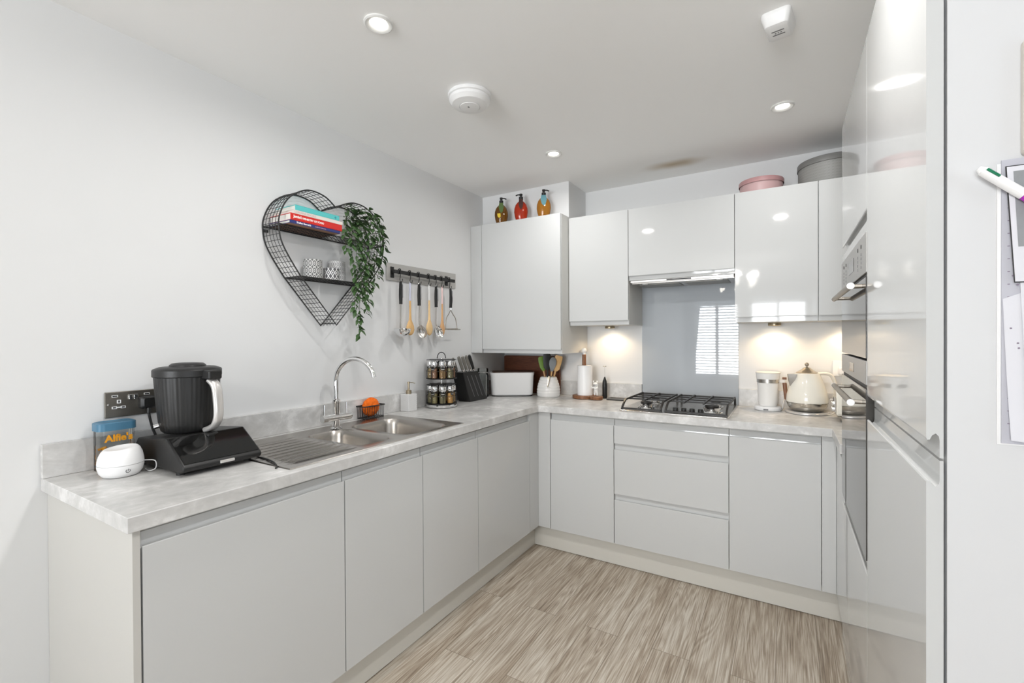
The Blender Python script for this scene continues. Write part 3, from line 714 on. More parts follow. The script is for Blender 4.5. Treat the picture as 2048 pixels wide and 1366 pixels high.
# socket
so = thing('wall_socket', 'pewter double wall socket with white inserts above the sink counter', 'socket', (.0, .68, 1.11))
MB().box(.0005, .608, 1.069, .007, .755, 1.155).build('plate', 'socketplate', so, bevel=.002)
for y0 in (.626, .716):
    us = MB().box(.0072, y0, 1.137, .008, y0 + .017, 1.144).build('usb_port', 'white', so, flat=True)
    MB().box(.0081, y0 + .002, 1.1385, .0086, y0 + .015, 1.1425).build('usb_opening', 'black', us, flat=True)
ins = MB()
ins.box(.0072, .640, 1.1155, .008, .651, 1.1275)
ins.box(.0072, .626, 1.098, .008, .640, 1.106).box(.0072, .650, 1.098, .008, .664, 1.106).box(.0072, .640, 1.1, .008, .650, 1.104)
ins.build('pin_surround', 'white', so, flat=True)
for a_, b_, c_, d_ in ((.6435, 1.118, .6475, 1.1255), (.629, 1.100, .637, 1.104), (.653, 1.100, .661, 1.104)): MB().box(.0081, a_, b_, .0086, c_, d_).build('pin_hole', 'black', so, flat=True)
for y0 in (.672, .687): MB().obox((.010, y0 + .005, 1.134), (1, 0, .15), (0, 1, 0), (-.15, 0, 1), .0035, .0055, .008).build('rocker_switch', 'chrome', so, bevel=.001)
MB().lathe([(.0035, 0), (.0032, .0012), (.0005, .0014)], (.0071, .6165, 1.113), 14, axis=(1, 0, 0)).build('screw', 'chrome', so)
pl = thing('mains_plug', 'black plug pushed into the pewter double socket', 'plug', (.02, .722, 1.115))
P = rrect(.722, 1.112, .024, .022, .009, 4)
MB().loft([[(.0078, y, z) for y, z in P], [(.030, y, z) for y, z in P], [(.040, .722 + (y - .722) * .7, 1.112 + (z - 1.112) * .7) for y, z in P]]).build('body', 'black', pl)
MB().tube(catmull([(.030, .722, 1.093), (.030, .722, 1.075), (.032, .724, 1.055), (.036, .730, 1.02), (.040, .738, .99), (.043, .742, .945)], 6), [.0068] * 7 + [.0042] * 24, 10).build('cable', 'black', pl)

# food processor
fp = thing('food_processor', 'matt black cooking food processor with ribbed jug and sloping screen', 'food processor', (.22, .79, ZT))
y0, y1 = .672, .915
prof = [(.055, ZT + .010), (.055, ZT + .070), (.075, ZT + .092), (.255, ZT + .1075), (.275, ZT + .108), (.382, ZT + .036), (.388, ZT + .028), (.384, ZT + .016), (.36, ZT + .010)]
MB().prism(prof, 'y', y0, y1).build('base', 'blackplastic', fp, bevel=.006, seg=3)
dx, dz = .382 - .275, .036 - .108; L = math.hypot(dx, dz); nx, nz = -dz / L, dx / L
nx, nz = abs(nx), abs(nz)
def onp(t, y, h): return (.275 + dx * t + nx * h, y, ZT + .108 + dz * t + nz * h)
MB().add([onp(.04, y0 + .008, .0006), onp(.97, y0 + .008, .0006), onp(.97, y1 - .008, .0006), onp(.04, y1 - .008, .0006), onp(.04, y0 + .008, .0022), onp(.97, y0 + .008, .0022), onp(.97, y1 - .008, .0022), onp(.04, y1 - .008, .0022)],
    [(0, 3, 2, 1), (4, 5, 6, 7), (0, 1, 5, 4), (1, 2, 6, 5), (2, 3, 7, 6), (3, 0, 4, 7)]).build('screen', 'blackgloss', fp)
MB().box(.3845, .778, ZT + .022, .3905, .822, ZT + .031).build('button', 'silverpaint', fp, bevel=.0015)
for x, y in ((.08, .69), (.08, .895), (.33, .69), (.33, .895)): MB().cyl((x, y, ZT + .0003), (x, y, ZT + .013), .012, n=16).build('foot', 'black', fp)
JX, JY = .182, .778; JK = .862
jprof = [(r_ * JK, z) for r_, z in [(.05, ZT + .1075), (.078, ZT + .108), (.088, ZT + .116), (.0955, ZT + .14), (.101, ZT + .19), (.106, ZT + .245), (.1095, ZT + .295)]]
rings = []; n = 176
for r_, z in jprof:
    rings.append([((r_ + (.0007 if (i // 2) % 2 else 0) * (1 if z > ZT + .105 else 0)) * cos(2 * pi * i / n) + JX, (r_ + (.0007 if (i // 2) % 2 else 0) * (1 if z > ZT + .105 else 0)) * sin(2 * pi * i / n) + JY, z) for i in range(n)])
jug = MB().loft(rings).build('jug', 'blackplastic', fp, angle=50)
lid = MB().lathe([(r_ * JK, z) for r_, z in [(.113, 0), (.1155, .002), (.1155, .022), (.112, .026), (.098, .031), (.093, .0325)]], (JX, JY, ZT + .2955), 48).build('lid', 'blackplastic', fp)
MB().lathe([(r_ * .9, z) for r_, z in [(.06, 0), (.058, .006), (.05, .0115), (.03, .0135), (.002, .014)]], (JX, JY, ZT + .328), 40).build('measuring_cap', 'blackplastic', lid)
hd = Vector((.97, .24, 0)).normalized(); hs = Vector((-hd.y, hd.x, 0)); J = Vector((JX, JY, 0))
# latch block from the lid rim down to the handle
c = J + hd * .103 + Vector((0, 0, ZT + .302)); MB().obox(c, hd, hs, (0, 0, 1), .024, .024, .0155).build('latch', 'blackplastic', lid, bevel=.006, seg=3)
hp = catmull([J + hd * .104 + Vector((0, 0, ZT + .284)), J + hd * .126 + Vector((0, 0, ZT + .262)), J + hd * .134 + Vector((0, 0, ZT + .215)), J + hd * .135 + Vector((0, 0, ZT + .165)), J + hd * .122 + Vector((0, 0, ZT + .135)), J + hd * .100 + Vector((0, 0, ZT + .122)), J + hd * .080 + Vector((0, 0, ZT + .115))], 8)
mb = MB(); rings = []
for i, p in enumerate(hp):
    t_ = (hp[min(i + 1, len(hp) - 1)] - hp[max(i - 1, 0)]).normalized(); nrm = hs.cross(t_).normalized()
    w_ = .0165 - .004 * (i / len(hp)) ** 2; h_ = .0085
    rings.append([p + hs * (w_ * a) + nrm * (h_ * b_) for a, b_ in ((-1, -.5), (-.6, -1), (.6, -1), (1, -.5), (1, .5), (.6, 1), (-.6, 1), (-1, .5))])
mb.loft(rings).build('handle', 'silverpaint', jug, angle=60)
MB().obox(J + hd * .152 + Vector((0, 0, ZT + .085)) - hd * .05, hd, hs, (0, 0, 1), .012, .02, .022).build('lock_arm', 'black', fp, bevel=.005)
MB().cyl(J + Vector((-.02, -.079, ZT + .135)), J + Vector((-.024, -.092, ZT + .132)), .008, n=14).build('lock_pin', 'chrome', jug)
tag(MB().tube(catmull([(.30, .9205, ZT + .02), (.335, .9215, ZT + .0075), (.40, .920, ZT + .0065), (.47, .905, ZT + .0075), (.52, .886, ZT + .0035), (.53, .875, ZT + .003)], 6), .0028, 8).build('power_cord', 'black', origin=(.4, .92, ZT)), 'black cord trailing from the food processor along the drainer edge', 'cord')

# ------------------------------------------------------------------ spice rack
RX, RY = .116, 2.205
sr = thing('spice_rack', 'two tier black and chrome carousel rack for spice jars', 'spice rack', (RX, RY, ZT))
MB().lathe([(.088, 0), (.094, .004), (.096, .014), (.092, .020), (.02, .021)], (RX, RY, ZT), 48).build('base', 'chrome', sr)
MB().cyl((RX, RY, ZT + .021), (RX, RY, ZT + .30), .0065, n=14).build('post', 'chrome', sr)
RR = .066; NJ = 8
TIER = (ZT + .027, ZT + .178)
for k, zb in enumerate(TIER):
    t = MB()
    t.lathe([(.0905, -.004), (.0945, -.004), (.0945, -.0005), (.0905, -.0005)], (RX, RY, zb), 48, cap0=False, cap1=False)
    t.lathe([(.008, -.004), (.0905, -.004), (.0905, -.0008), (.008, -.0008)], (RX, RY, zb), 48)
    zt_ = zb + .112
    # star shaped top plate with a scallop at every jar, and uprights between the jars
    P = []
    for i in range(96):
        a = 2 * pi * i / 96; P.append((RX + (.066 + .026 * abs(cos(NJ * (a - pi / 8 + pi / NJ) / 2)) ** 1.2) * cos(a), RY + (.066 + .026 * abs(cos(NJ * (a - pi / 8 + pi / NJ) / 2)) ** 1.2) * sin(a)))
    t.prism(P, 'z', zt_ - .001, zt_ + .002)
    for i in range(NJ):
        a = 2 * pi * (i + .5) / NJ + pi / 8
        t.tube([(RX + .0925 * cos(a), RY + .0925 * sin(a), zb - .002), (RX + .0925 * cos(a), RY + .0925 * sin(a), zb + .045)], .0014, 6)
    t.tube([(RX + .0925 * cos(2 * pi * i / 48), RY + .0925 * sin(2 * pi * i / 48), zb + .045) for i in range(48)], .0014, 6, closed=True)
    t.build('tier', 'black', sr)
MB().tube([(RX + .026 * cos(a) * .8, RY + .026 * cos(a) * .6, ZT + .298 + .038 * sin(a)) for a in [pi * i / 18 for i in range(19)]], .0025, 8).build('carry_loop', 'black', sr)
def spice_jar():
    j = thing('spice_jar', 'tmp', 'spice jar', (0, 0, 0), group='spice jars in the two tier rack')
    MB().lathe([(.019, .0004), (.0205, .002), (.0205, .066), (.018, .072), (.018, .076)], (0, 0, 0), 20, cap1=False).build('glass', 'glass', j, local=True)
    MB().lathe([(.0178, .002), (.0190, .003), (.0190, .060), (.002, .062)], (0, 0, 0), 20).build('ground_spice', 'spice_ginger', j, local=True)
    MB().lathe([(.0212, .0745), (.0216, .076), (.0216, .101), (.0205, .104), (.002, .1045)], (0, 0, 0), 20, cap0=False).build('lid', 'chrome', j, local=True)
    rings = [[(.0209 * cos(a), .0209 * sin(a), z) for a in [radians(-42 + 84 * q / 12) for q in range(13)]] for z in (.050, .064)]
    MB().loft(rings, False, False, closed=False).build('label', 'black', j, local=True)
    rings = [[(.0211 * cos(a), .0211 * sin(a), z) for a in [radians(-28 + 56 * q / 10) for q in range(11)]] for z in (.056, .0585)]
    MB().loft(rings, False, False, closed=False).build('label_lettering', 'offwhite', j, local=True)
    return j
proto = spice_jar(); first = True
SP = {0: ['thyme', 'oregano', 'turmeric', 'cumin', 'ginger', 'coriander', 'paprika', 'oregano'], 1: ['cinnamon', 'ginger', 'oregano', 'cinnamon', 'paprika', 'thyme', 'cumin', 'coriander']}
VIS = {0: {0: 'lower tier spice jar of greenish powder nearest the wall socket', 1: 'lower tier spice jar with half full pale green contents', 2: 'lower tier spice jar of bright orange powder', 3: 'lower tier spice jar of tan powder beside the knife block'},
       1: {0: 'upper tier spice jar of reddish brown powder, nearest the soap dispenser', 1: 'upper tier spice jar of light brown powder, second from soap dispenser', 2: 'upper tier spice jar of grey green herbs', 3: 'upper tier spice jar of red brown powder beside the knife grips'}}
spmesh = {}
for k, zb in enumerate(TIER):
    for i in range(NJ):
        a = 2 * pi * i / NJ + pi / 8 - pi / 2 - pi / NJ - .12 * 0
        lab = VIS[k].get(i, ('lower' if k == 0 else 'upper') + ' tier spice jar half hidden on the far side of the rack')
        loc = (RX + RR * cos(a), RY + RR * sin(a), zb)
        if first: j = proto; j.location = loc; j.rotation_euler.z = a; j['label'] = lab; first = False
        else: j = dup(proto, loc, a, lab)
        for c in kids(j):
            if c.name.startswith('ground_spice'):
                key = SP[k][i]
                if key not in spmesh:
                    spmesh[key] = c.data.copy(); spmesh[key].materials.clear(); spmesh[key].materials.append(M['spice_' + key])
                c.data = spmesh[key]

# ------------------------------------------------------------------ knife block and the corner
kb = thing('knife_block', 'black slanted knife block beside the spice rack', 'knife block', (.1, 2.53, ZT))
KX0, KX1 = .060, .152
MB().prism([(2.452, ZT), (2.652, ZT), (2.658, ZT + .012), (2.640, ZT + .02), (2.545, ZT + .200), (2.376, ZT + .200)], 'x', KX0, KX1).build('block', 'blackplastic', kb, bevel=.004, seg=2)
sl = MB()
for k in range(4):
    yb = 2.42 + .045 * k
    sl.add([(KX1 + .0006, yb, ZT + .175), (KX1 + .0006, yb + .004, ZT + .175), (KX1 + .0006, yb + .085, ZT + .03), (KX1 + .0006, yb + .081, ZT + .03), (KX1 - .001, yb, ZT + .175), (KX1 - .001, yb + .004, ZT + .175), (KX1 - .001, yb + .085, ZT + .03), (KX1 - .001, yb + .081, ZT + .03)], [(0, 1, 2, 3), (4, 7, 6, 5), (0, 4, 5, 1), (1, 5, 6, 2), (2, 6, 7, 3), (3, 7, 4, 0)])
sl.build('groove', 'greygrip', kb)
kd = Vector((0, -.46, .888)).normalized()
def knife(x, y, L, mat, label):
    p = Vector((x, y, ZT + .2005)); r = thing('kitchen_knife', label, 'knife', p, group='knives in the black block')
    sd_ = Vector((1, 0, 0)); up_ = kd.cross(sd_)
    def ring(q, a, b): return [q + sd_ * (a * cos(t)) + up_ * (b * sin(t)) for t in [2 * pi * i / 12 for i in range(12)]]
    q0 = p + kd * .004
    MB().loft([ring(q0, .006, .010), ring(q0 + kd * .014, .0065, .0105)]).build('bolster', 'chrome', r)
    MB().loft([ring(q0 + kd * .0145, .0075, .0115), ring(q0 + kd * (L * .5), .0080, .0135), ring(q0 + kd * (L * .85), .0085, .014), ring(q0 + kd * (L * .97), .0075, .011), ring(q0 + kd * L, .004, .006)]).build('handle', mat, r)
knife(.078, 2.410, .100, 'kniferesin', 'knife with dull grey handle, nearest the spice rack')
knife(.132, 2.408, .112, 'kniferesin', 'knife with dull grey handle, second from the spice rack')
knife(.132, 2.448, .112, 'kniferesin', 'knife with dull grey handle, third from the spice rack')
knife(.132, 2.488, .116, 'kniferesin', 'knife with dull grey handle next to the black handled one')
knife(.132, 2.526, .120, 'blackplastic', 'knife with plain black handle, farthest from spice rack')
gj = thing('glass_jar', 'clear glass jar half hidden behind the knife block', 'jar', (.068, 2.724, ZT))
MB().lathe([(.038, .0005), (.041, .004), (.041, .155), (.036, .168), (.034, .172), (.0325, .172), (.0345, .167), (.0385, .153), (.0385, .008), (.002, .006)], (.068, 2.724, ZT), 32).build('body', 'glass', gj)
MB().lathe([(.037, .173), (.039, .176), (.039, .202), (.036, .207), (.002, .208)], (.068, 2.724, ZT), 32).build('lid', 'glass', gj)
MB().tube([(.068 + .0395 * cos(a), 2.724 + .0395 * sin(a), ZT + .176) for a in [2 * pi * i / 32 for i in range(32)]], .002, 6, closed=True).build('clamp_wire', 'chrome', gj)
bb = thing('bread_bin', 'white rounded bread bin with dark lid across the corner', 'bread bin', (.205, 2.90, ZT), rot=.59)
R = []
for z, hx, hy in ((.006, .146, .066), (.012, .151, .071), (.05, .153, .073), (.145, .158, .078), (.158, .161, .081), (.172, .162, .082)):
    R.append([(x, y, z) for x, y in rrect(0, 0, hx, hy, .042, 9)])
MB().loft(R).build('body', 'white', bb, local=True)
MB().prism(rrect(0, 0, .148, .068, .038, 9), 'z', .0004, .006).build('base_rim', 'black', bb, local=True)
MB().prism(rrect(.005, 0, .150, .075, .038, 9), 'z', .1724, .179).build('lid', 'darklid', bb, local=True, bevel=.002)
cbd = MB(); P = rrect(.262, ZT + .1425, .243, .1425, .014, 5)
cbd.prism([(x, z - ZT) for x, z in P], 'y', -.016, 0)
cb = cbd.build('chopping_board', 'board', local=True, origin=(0, 3.108, ZT + .0006), bevel=.002)
cb.rotation_euler.x = radians(-1.2) if False else 0
tag(cb, 'red brown wooden chopping board leaning behind the bread bin', 'chopping board')
# utensil pot
UX, UY = .466, 2.980
up = thing('utensil_pot', 'white ribbed beehive shaped pot holding cooking tools', 'utensil pot', (UX, UY, ZT))
pr_ = [(.070, 0)]
env = [(0, .078), (.02, .083), (.05, .082), (.08, .077), (.11, .068), (.135, .058), (.142, .055)]
for k in range(57):
    z = .142 * k / 56
    for q in range(len(env) - 1):
        if env[q][0] <= z <= env[q + 1][0]:
            r_ = env[q][1] + (env[q + 1][1] - env[q][1]) * (z - env[q][0]) / (env[q + 1][0] - env[q][0])
    pr_.append((r_ + .0024 * abs(sin(z / .142 * pi * 7)), z))
pr_ += [(.052, .1425), (.050, .13), (.066, .06), (.066, .008), (.002, .006)]
MB().lathe(pr_, (UX, UY, ZT), 40).build('body', 'whitegloss', up, angle=60)
bo = MB()
for q in ((.0, .0), (.010, .006)): bo.ball((UX + .0515 + q[0] * 0 - .014, UY - .071 + .004 - q[1] * .2, ZT + .058 + q[0] * 1.6), (.009, .005, .008), 12, 8)
bo.build('bee_emblem', 'whitegloss', up)
def pot_tool(name, label, dx, dy, lean, L, hmat, head, hm):
    p0 = Vector((UX + dx * .15, UY + dy * .15, ZT + .016)); d = Vector((lean[0], lean[1], 1)).normalized()
    r = thing(name, label, name.split('_')[-1] if name != 'cooking_turner' else 'turner', p0, group='cooking tools in the white pot')
    MB().cyl(p0, p0 + d * (L * .62), .0055, .0065, n=12).build('handle', hmat, r)
    right = Vector((.857, .515, 0)); right = (right - d * right.dot(d)).normalized(); nrm = d.cross(right)
    prof = {'spatula': [(.0, .007), (.1, .012), (.3, .022), (.7, .024), (.92, .022), (1, .015)], 'turner': [(0, .012), (.15, .026), (.5, .029), (.9, .028), (1, .024)], 'spoon': [(0, .007), (.2, .014), (.5, .025), (.75, .025), (.93, .016), (1, .005)]}[head]
    b0 = p0 + d * (L * .60); HL = L * .40
    rings = []
    for t_, w_ in prof:
        q = b0 + d * (HL * t_); bend = nrm * (-.006 * sin(pi * t_)) if head == 'spoon' else Vector((0, 0, 0))
        rings.append([q + bend + right * (w_ * a) + nrm * (.003 * b_) for a, b_ in ((-1, 0), (-.6, -1), (.6, -1), (1, 0), (.6, 1), (-.6, 1))])
    MB().loft(rings).build('head', hm, r)
pot_tool('cooking_spatula', 'lime green spatula with wooden handle leaning left in pot', -.020, .020, (-.19, -.06), .275, 'beech3', 'spatula', 'limegreen')
pot_tool('cooking_turner', 'broad black turner standing upright in the white pot', .0, -.030, (-.01, -.05), .292, 'black', 'turner', 'black')
pot_tool('cooking_spoon', 'grey silicone spoon leaning right in the white pot', .040, -.010, (.12, .02), .268, 'beech', 'spoon', 'silicone')
pot_tool('wooden_spatula', 'plain wooden spatula leaning far right in white pot', .050, .030, (.22, .12), .285, 'beech', 'turner', 'beech')
kp = thing('peeling_knife', 'slim pointed metal peeler hooked over the rim of white pot', 'peeler', (UX + .02, UY - .066, ZT + .15), group='cooking tools in the white pot')
d0 = Vector((.0, -.42, -1)).normalized(); e0 = Vector((UX + .034, UY - .055, ZT + .1495))
MB().loft([[e0 + d0 * t_ + Vector((.857, .515, 0)) * (w_ * a) + Vector((.515, -.857, 0)) * (.002 * b_) for a, b_ in ((-1, 0), (0, -1), (1, 0), (0, 1))] for t_, w_ in ((0, .008), (.02, .0085), (.06, .006), (.085, .001))]).build('blade', 'warmsteel', kp)
MB().cyl(e0 - Vector((.004, -.025, .003)), e0 + d0 * .002, .005, n=10).build('handle', 'black', kp)
# kitchen roll
KRX, KRY = .734, 3.000
kr = thing('kitchen_roll_holder', 'dark wooden kitchen roll stand with white ball top', 'kitchen roll holder', (KRX, KRY, ZT))
MB().lathe([(.078, .0004), (.082, .003), (.082, .021), (.079, .024), (.002, .024)], (KRX, KRY, ZT), 40).build('base', 'walnut', kr)
MB().cyl((KRX, KRY, ZT + .024), (KRX, KRY, ZT + .305), .0135, n=16).build('post', 'walnut', kr)
MB().lathe([(.009, 0), (.0085, .01), (.015, .016), (.019, .027), (.016, .038), (.008, .045), (.002, .046)], (KRX, KRY, ZT + .3052), 20).build('finial', 'whitegloss', kr)
ro = MB().lathe([(.019, 0), (.048, 0), (.048, .205), (.019, .205)], (KRX, KRY, ZT + .0245), 40, cap0=False, cap1=False)
ro.v += []
P = [(KRX + (.0485 + .012 * t_) * cos(a), KRY + (.0485 + .012 * t_) * sin(a)) for t_, a in [(k / 20, radians(-120 + 120 * k / 20)) for k in range(21)]]
ro.loft([[(x, y, z) for x, y in P] for z in (ZT + .0245, ZT + .2295)], False, False, closed=False)
for i in range(40):
    pass
tag(ro.lathe([(.0185, .0), (.0185, .205)], (KRX, KRY, ZT + .0245), 40, cap0=False, cap1=False).build('kitchen_roll', 'white', origin=(KRX, KRY, ZT + .0245), angle=60), 'white paper kitchen roll standing on the dark wooden stand', 'kitchen roll')
DX_, DY_ = .838, 2.958
di = MB().lathe([(.036, .0004), (.043, .004), (.045, .020), (.042, .0225), (.002, .0222)], (DX_, DY_, ZT), 32)
tag(di.build('wooden_block', 'walnut', origin=(DX_, DY_, ZT)), 'small round wooden block under white figurine by the kitchen roll', 'wooden block')
# figurine: a small white standing animal, holding something to its face
bm_edges = [((0, 0, .034), .0145, -1), ((0, 0, .056), .0155, 0), ((0, 0, .070), .010, 1), ((-.004, -.003, .086), .0165, 2), ((-.004, -.003, .098), .010, 3),
            ((-.008, 0, .030), .0085, 0), ((-.009, -.002, .006), .0065, 5), ((.008, 0, .030), .0085, 0), ((.010, -.002, .006), .0065, 7),
            ((-.014, -.003, .062), .006, 1), ((-.024, -.010, .055), .0048, 9), ((-.026, -.013, .070), .0048, 10),
            ((.013, -.006, .060), .006, 1), ((.004, -.018, .052), .0048, 12), ((-.012, -.018, .062), .0045, 13)]
me = bpy.data.meshes.new('figurine')
me.from_pydata([p for p, r_, q in bm_edges], [(q, i) for i, (p, r_, q) in enumerate(bm_edges) if q >= 0], [])
fg = bpy.data.objects.new('figurine', me); COL.objects.link(fg)
sk_ = fg.modifiers.new('skin', 'SKIN'); sk_.use_smooth_shade = True
for i, (p, r_, q) in enumerate(bm_edges): me.skin_vertices[0].data[i].radius = (r_, r_)
me.skin_vertices[0].data[0].use_root = True
ss_ = fg.modifiers.new('round', 'SUBSURF'); ss_.levels = 2; ss_.render_levels = 2
me.materials.append(M['whitegloss']); fg.location = (DX_ - .003, DY_, ZT + .0225); WM[fg.name] = Matrix.Translation(fg.location)
tag(fg, 'small glossy white figurine standing on the round wooden block', 'figurine')
for s in (-1, 1):
    MB().ball((-.004 + s * .0125, -.001, .1), (.0045, .003, .0075), 10, 8).build('ear', 'whitegloss', fg, local=True)
# milk frother + tray
fr = thing('milk_whisk', 'slim black battery milk whisk standing upright by the hob', 'whisk', (.864, 3.052, ZT))
MB().lathe([(.0145, .0004), (.0165, .004), (.0168, .095), (.0145, .118), (.008, .135), (.0035, .150)], (.864, 3.052, ZT), 24).build('body', 'black', fr)
MB().cyl((.864, 3.052, ZT + .15), (.864, 3.052, ZT + .222), .0009, n=8).build('shaft', 'chrome', fr)
MB().tube([(.864 + .0115 * cos(a), 3.052 + .0115 * sin(a), ZT + .222) for a in [2 * pi * i / 24 for i in range(24)]], .0022, 6, closed=True).tube([(.8525, 3.052, ZT + .222), (.8755, 3.052, ZT + .222)], .001, 6).build('whisk_ring', 'steel', fr)
sl = MB(); P = rrect(.957, 3.028, .062, .052, .012, 5); Q = rrect(.957, 3.028, .055, .045, .010, 5)
sl.loft([[(x, y, ZT + .0005) for x, y in Q], [(x, y, ZT + .007) for x, y in P], [(x, y, ZT + .0085) for x, y in P], [(x, y, ZT + .004) for x, y in Q]])
tag(sl.build('spoon_tray', 'slate', origin=(.957, 3.028, ZT)), 'flat grey metallic tray lying left of the hob', 'tray')
# ------------------------------------------------------------------ hob
hb = thing('gas_hob', 'stainless four burner gas hob set into the back worktop', 'hob', (1.4, 2.82, ZT))
HX0, HX1, HY0, HY1 = 1.116, 1.691, 2.578, 3.072
P = rrect((HX0 + HX1) / 2, (HY0 + HY1) / 2, (HX1 - HX0) / 2, (HY1 - HY0) / 2, .012, 4); Q = rrect((HX0 + HX1) / 2, (HY0 + HY1) / 2, (HX1 - HX0) / 2 - .008, (HY1 - HY0) / 2 - .008, .010, 4)
MB().loft([[(x, y, ZT + .0004) for x, y in P], [(x, y, ZT + .004) for x, y in P], [(x, y, ZT + .007) for x, y in Q]]).build('hob_plate', 'steel', hb, bevel=.001)
zh = ZT + .0072
for bx, by, rr in ((1.235, 2.725, .040), (1.235, 2.945, .030), (1.590, 2.745, .046), (1.585, 2.955, .032)):
    b = MB().lathe([(rr + .012, 0), (rr + .010, .004), (rr * .9, .006), (rr * .9, .016), (rr, .018), (rr, .024), (rr * .8, .0255), (.002, .026)], (bx, by, zh), 36).build('burner', 'chrome', hb)
    MB().lathe([(rr * .78, 0), (rr * .8, .002), (rr * .78, .008), (rr * .6, .0095), (.002, .010)], (bx, by, zh + .0262), 32).build('burner_cap', 'castiron', b)
for kx in (1.425, 1.475, 1.525, 1.500):
    ky = 2.622 if kx != 1.500 else 2.672
for i, kx in enumerate((1.418, 1.461, 1.504, 1.547)):
    k_ = MB().lathe([(.0165, 0), (.0165, .002), (.0145, .004), (.0135, .022), (.012, .024), (.001, .0245)], (kx, 2.640, zh), 24).build('knob', 'black', hb)
    MB().lathe([(.0187, .0), (.0187, .0035), (.0167, .0045)], (kx, 2.640, zh), 24, cap0=False, cap1=False).build('knob_ring', 'chrome', k_)
def grate(x0, x1, bars, label):
    g = MB(); zt, zb, r_ = ZT + .056, ZT + .0135, .0042
    yf, yft, yb = 2.602, 2.668, 3.050
    def sq(pts): g.tube(pts, .0064, 4)
    for x in (x0, x1): sq([(x, yf, zb), (x, yf + .012, zb + .012), (x, yft, zt), (x, yb, zt), (x, yb + .004, zb)])
    for x in bars: sq([(x, yft + .012, zt - .001), (x, yb, zt), (x, yb + .003, zt - .018)])
    for x in bars: sq([(x, yf, zb), (x, yft + .012, zt - .001)]) if False else None
    sq([(x0, yf, zb), (x1, yf, zb)]); sq([(x0, yb, zt - .004), (x1, yb, zt - .004)])
    for y in (2.745, 2.845, 2.945): sq([(x0, y, zt - .003), (x1, y, zt - .003)])
    for x in (x0, x1):
        for y in (2.604, 3.053): g.box(x - .006, y - .006, ZT + .0074, x + .006, y + .006, zb)
    return g.build('pan_support', 'castiron', hb, angle=30)
grate(1.128, 1.345, (1.236,), ''); grate(1.372, 1.678, (1.452, 1.556), '')

# ------------------------------------------------------------------ milk jug, kettle, toaster, socket
MX, MY = 1.852, 3.020
mb_ = thing('jug_stand', 'low white round power stand under the milk jug', 'appliance stand', (MX, MY, ZT))
MB().lathe([(.066, .0004), (.0705, .004), (.0705, .016), (.066, .022), (.052, .0245), (.002, .0245)], (MX, MY, ZT), 40).build('base_body', 'white', mb_)
MB().box(MX - .020, MY - .0712, ZT + .006, MX + .004, MY - .0695, ZT + .013).build('button', 'greygrip', mb_)
mj = thing('milk_frother_jug', 'white milk frother jug with walnut handle and steel band', 'milk frother', (MX, MY, ZT + .025))
MB().lathe([(.044, 0), (.048, .006), (.052, .03), (.0535, .11), (.056, .140), (.060, .165), (.062, .186)], (MX, MY, ZT + .025), 40).build('body', 'whitegloss', mj)
MB().lathe([(.0555, 0), (.0572, .001), (.0582, .021), (.0566, .022)], (MX, MY, ZT + .025 + .132), 40, cap0=False, cap1=False).build('band', 'steel', mj)
MB().lathe([(.0625, 0), (.064, .002), (.0635, .006), (.056, .008), (.002, .009)], (MX, MY, ZT + .2112), 40).build('lid', 'creamplastic', mj)
hx, hy = .95, .31
MB().obox((MX + .070 * hx, MY + .070 * hy, ZT + .166), (hx, hy, 0), (-hy, hx, 0), (0, 0, 1), .0155, .009, .009).build('handle_bracket', 'white', mj, bevel=.002)
MB().loft([[(MX + a_ * hx + x, MY + a_ * hy + y, ZT + z) for x, y in rrect(0, 0, .0105, .0115, .005, 3)] for a_, z in ((.097, .062), (.090, .12), (.0865, .157))]).build('handle', 'walnut', mj)
MB().loft([[(MX + .0865 * hx + x, MY + .0865 * hy + y, ZT + z) for x, y in rrect(0, 0, .0105, .0115, .005, 3)] for z in (.1755, .188)]).build('handle_tip', 'walnut', mj)
tag(MB().tube(catmull([(MX + .073, MY + .01, ZT + .008), (1.930, 3.070, ZT + .05), (1.942, 3.090, ZT + .062), (1.965, 3.098, ZT + .03), (1.99, 3.1005, ZT + .0035)], 6), .0028, 8).build('power_cord', 'white', origin=(1.95, 3.07, ZT)), 'white cord arching behind the walnut handled milk jug', 'cord')
KX, KY = 2.040, 2.992
kbs = thing('kettle_stand', 'thin grey round power stand under the cream kettle', 'appliance stand', (KX, KY, ZT))
MB().lathe([(.100, .0004), (.104, .003), (.104, .010), (.099, .014), (.002, .0145)], (KX, KY, ZT), 48).build('base_plate', 'silverpaint', kbs)
ke = thing('kettle', 'cream cone shaped kettle with chrome lid and base band', 'kettle', (KX, KY, ZT + .015))
z0 = ZT + .015
MB().lathe([(.070, 0), (.078, .003), (.094, .026), (.0985, .044), (.0985, .047)], (KX, KY, z0), 48, cap1=False).build('base_band', 'kettlechrome', ke)
MB().lathe([(.0975, .0472), (.0985, .058), (.096, .085), (.088, .122), (.076, .160), (.066, .188), (.058, .204), (.053, .2055)], (KX, KY, z0), 48, cap0=False).build('body', 'cream', ke)
ld = MB().lathe([(.0505, .2058), (.0515, .209), (.046, .212), (.030, .222), (.018, .232), (.013, .236), (.002, .237)], (KX, KY, z0), 40).build('lid', 'warmsteel', ke)
MB().lathe([(.005, 0), (.0045, .006)], (KX, KY, z0 + .237), 12).ball((KX, KY, z0 + .252), .0105, 18, 12).build('knob', 'nickel', ld)
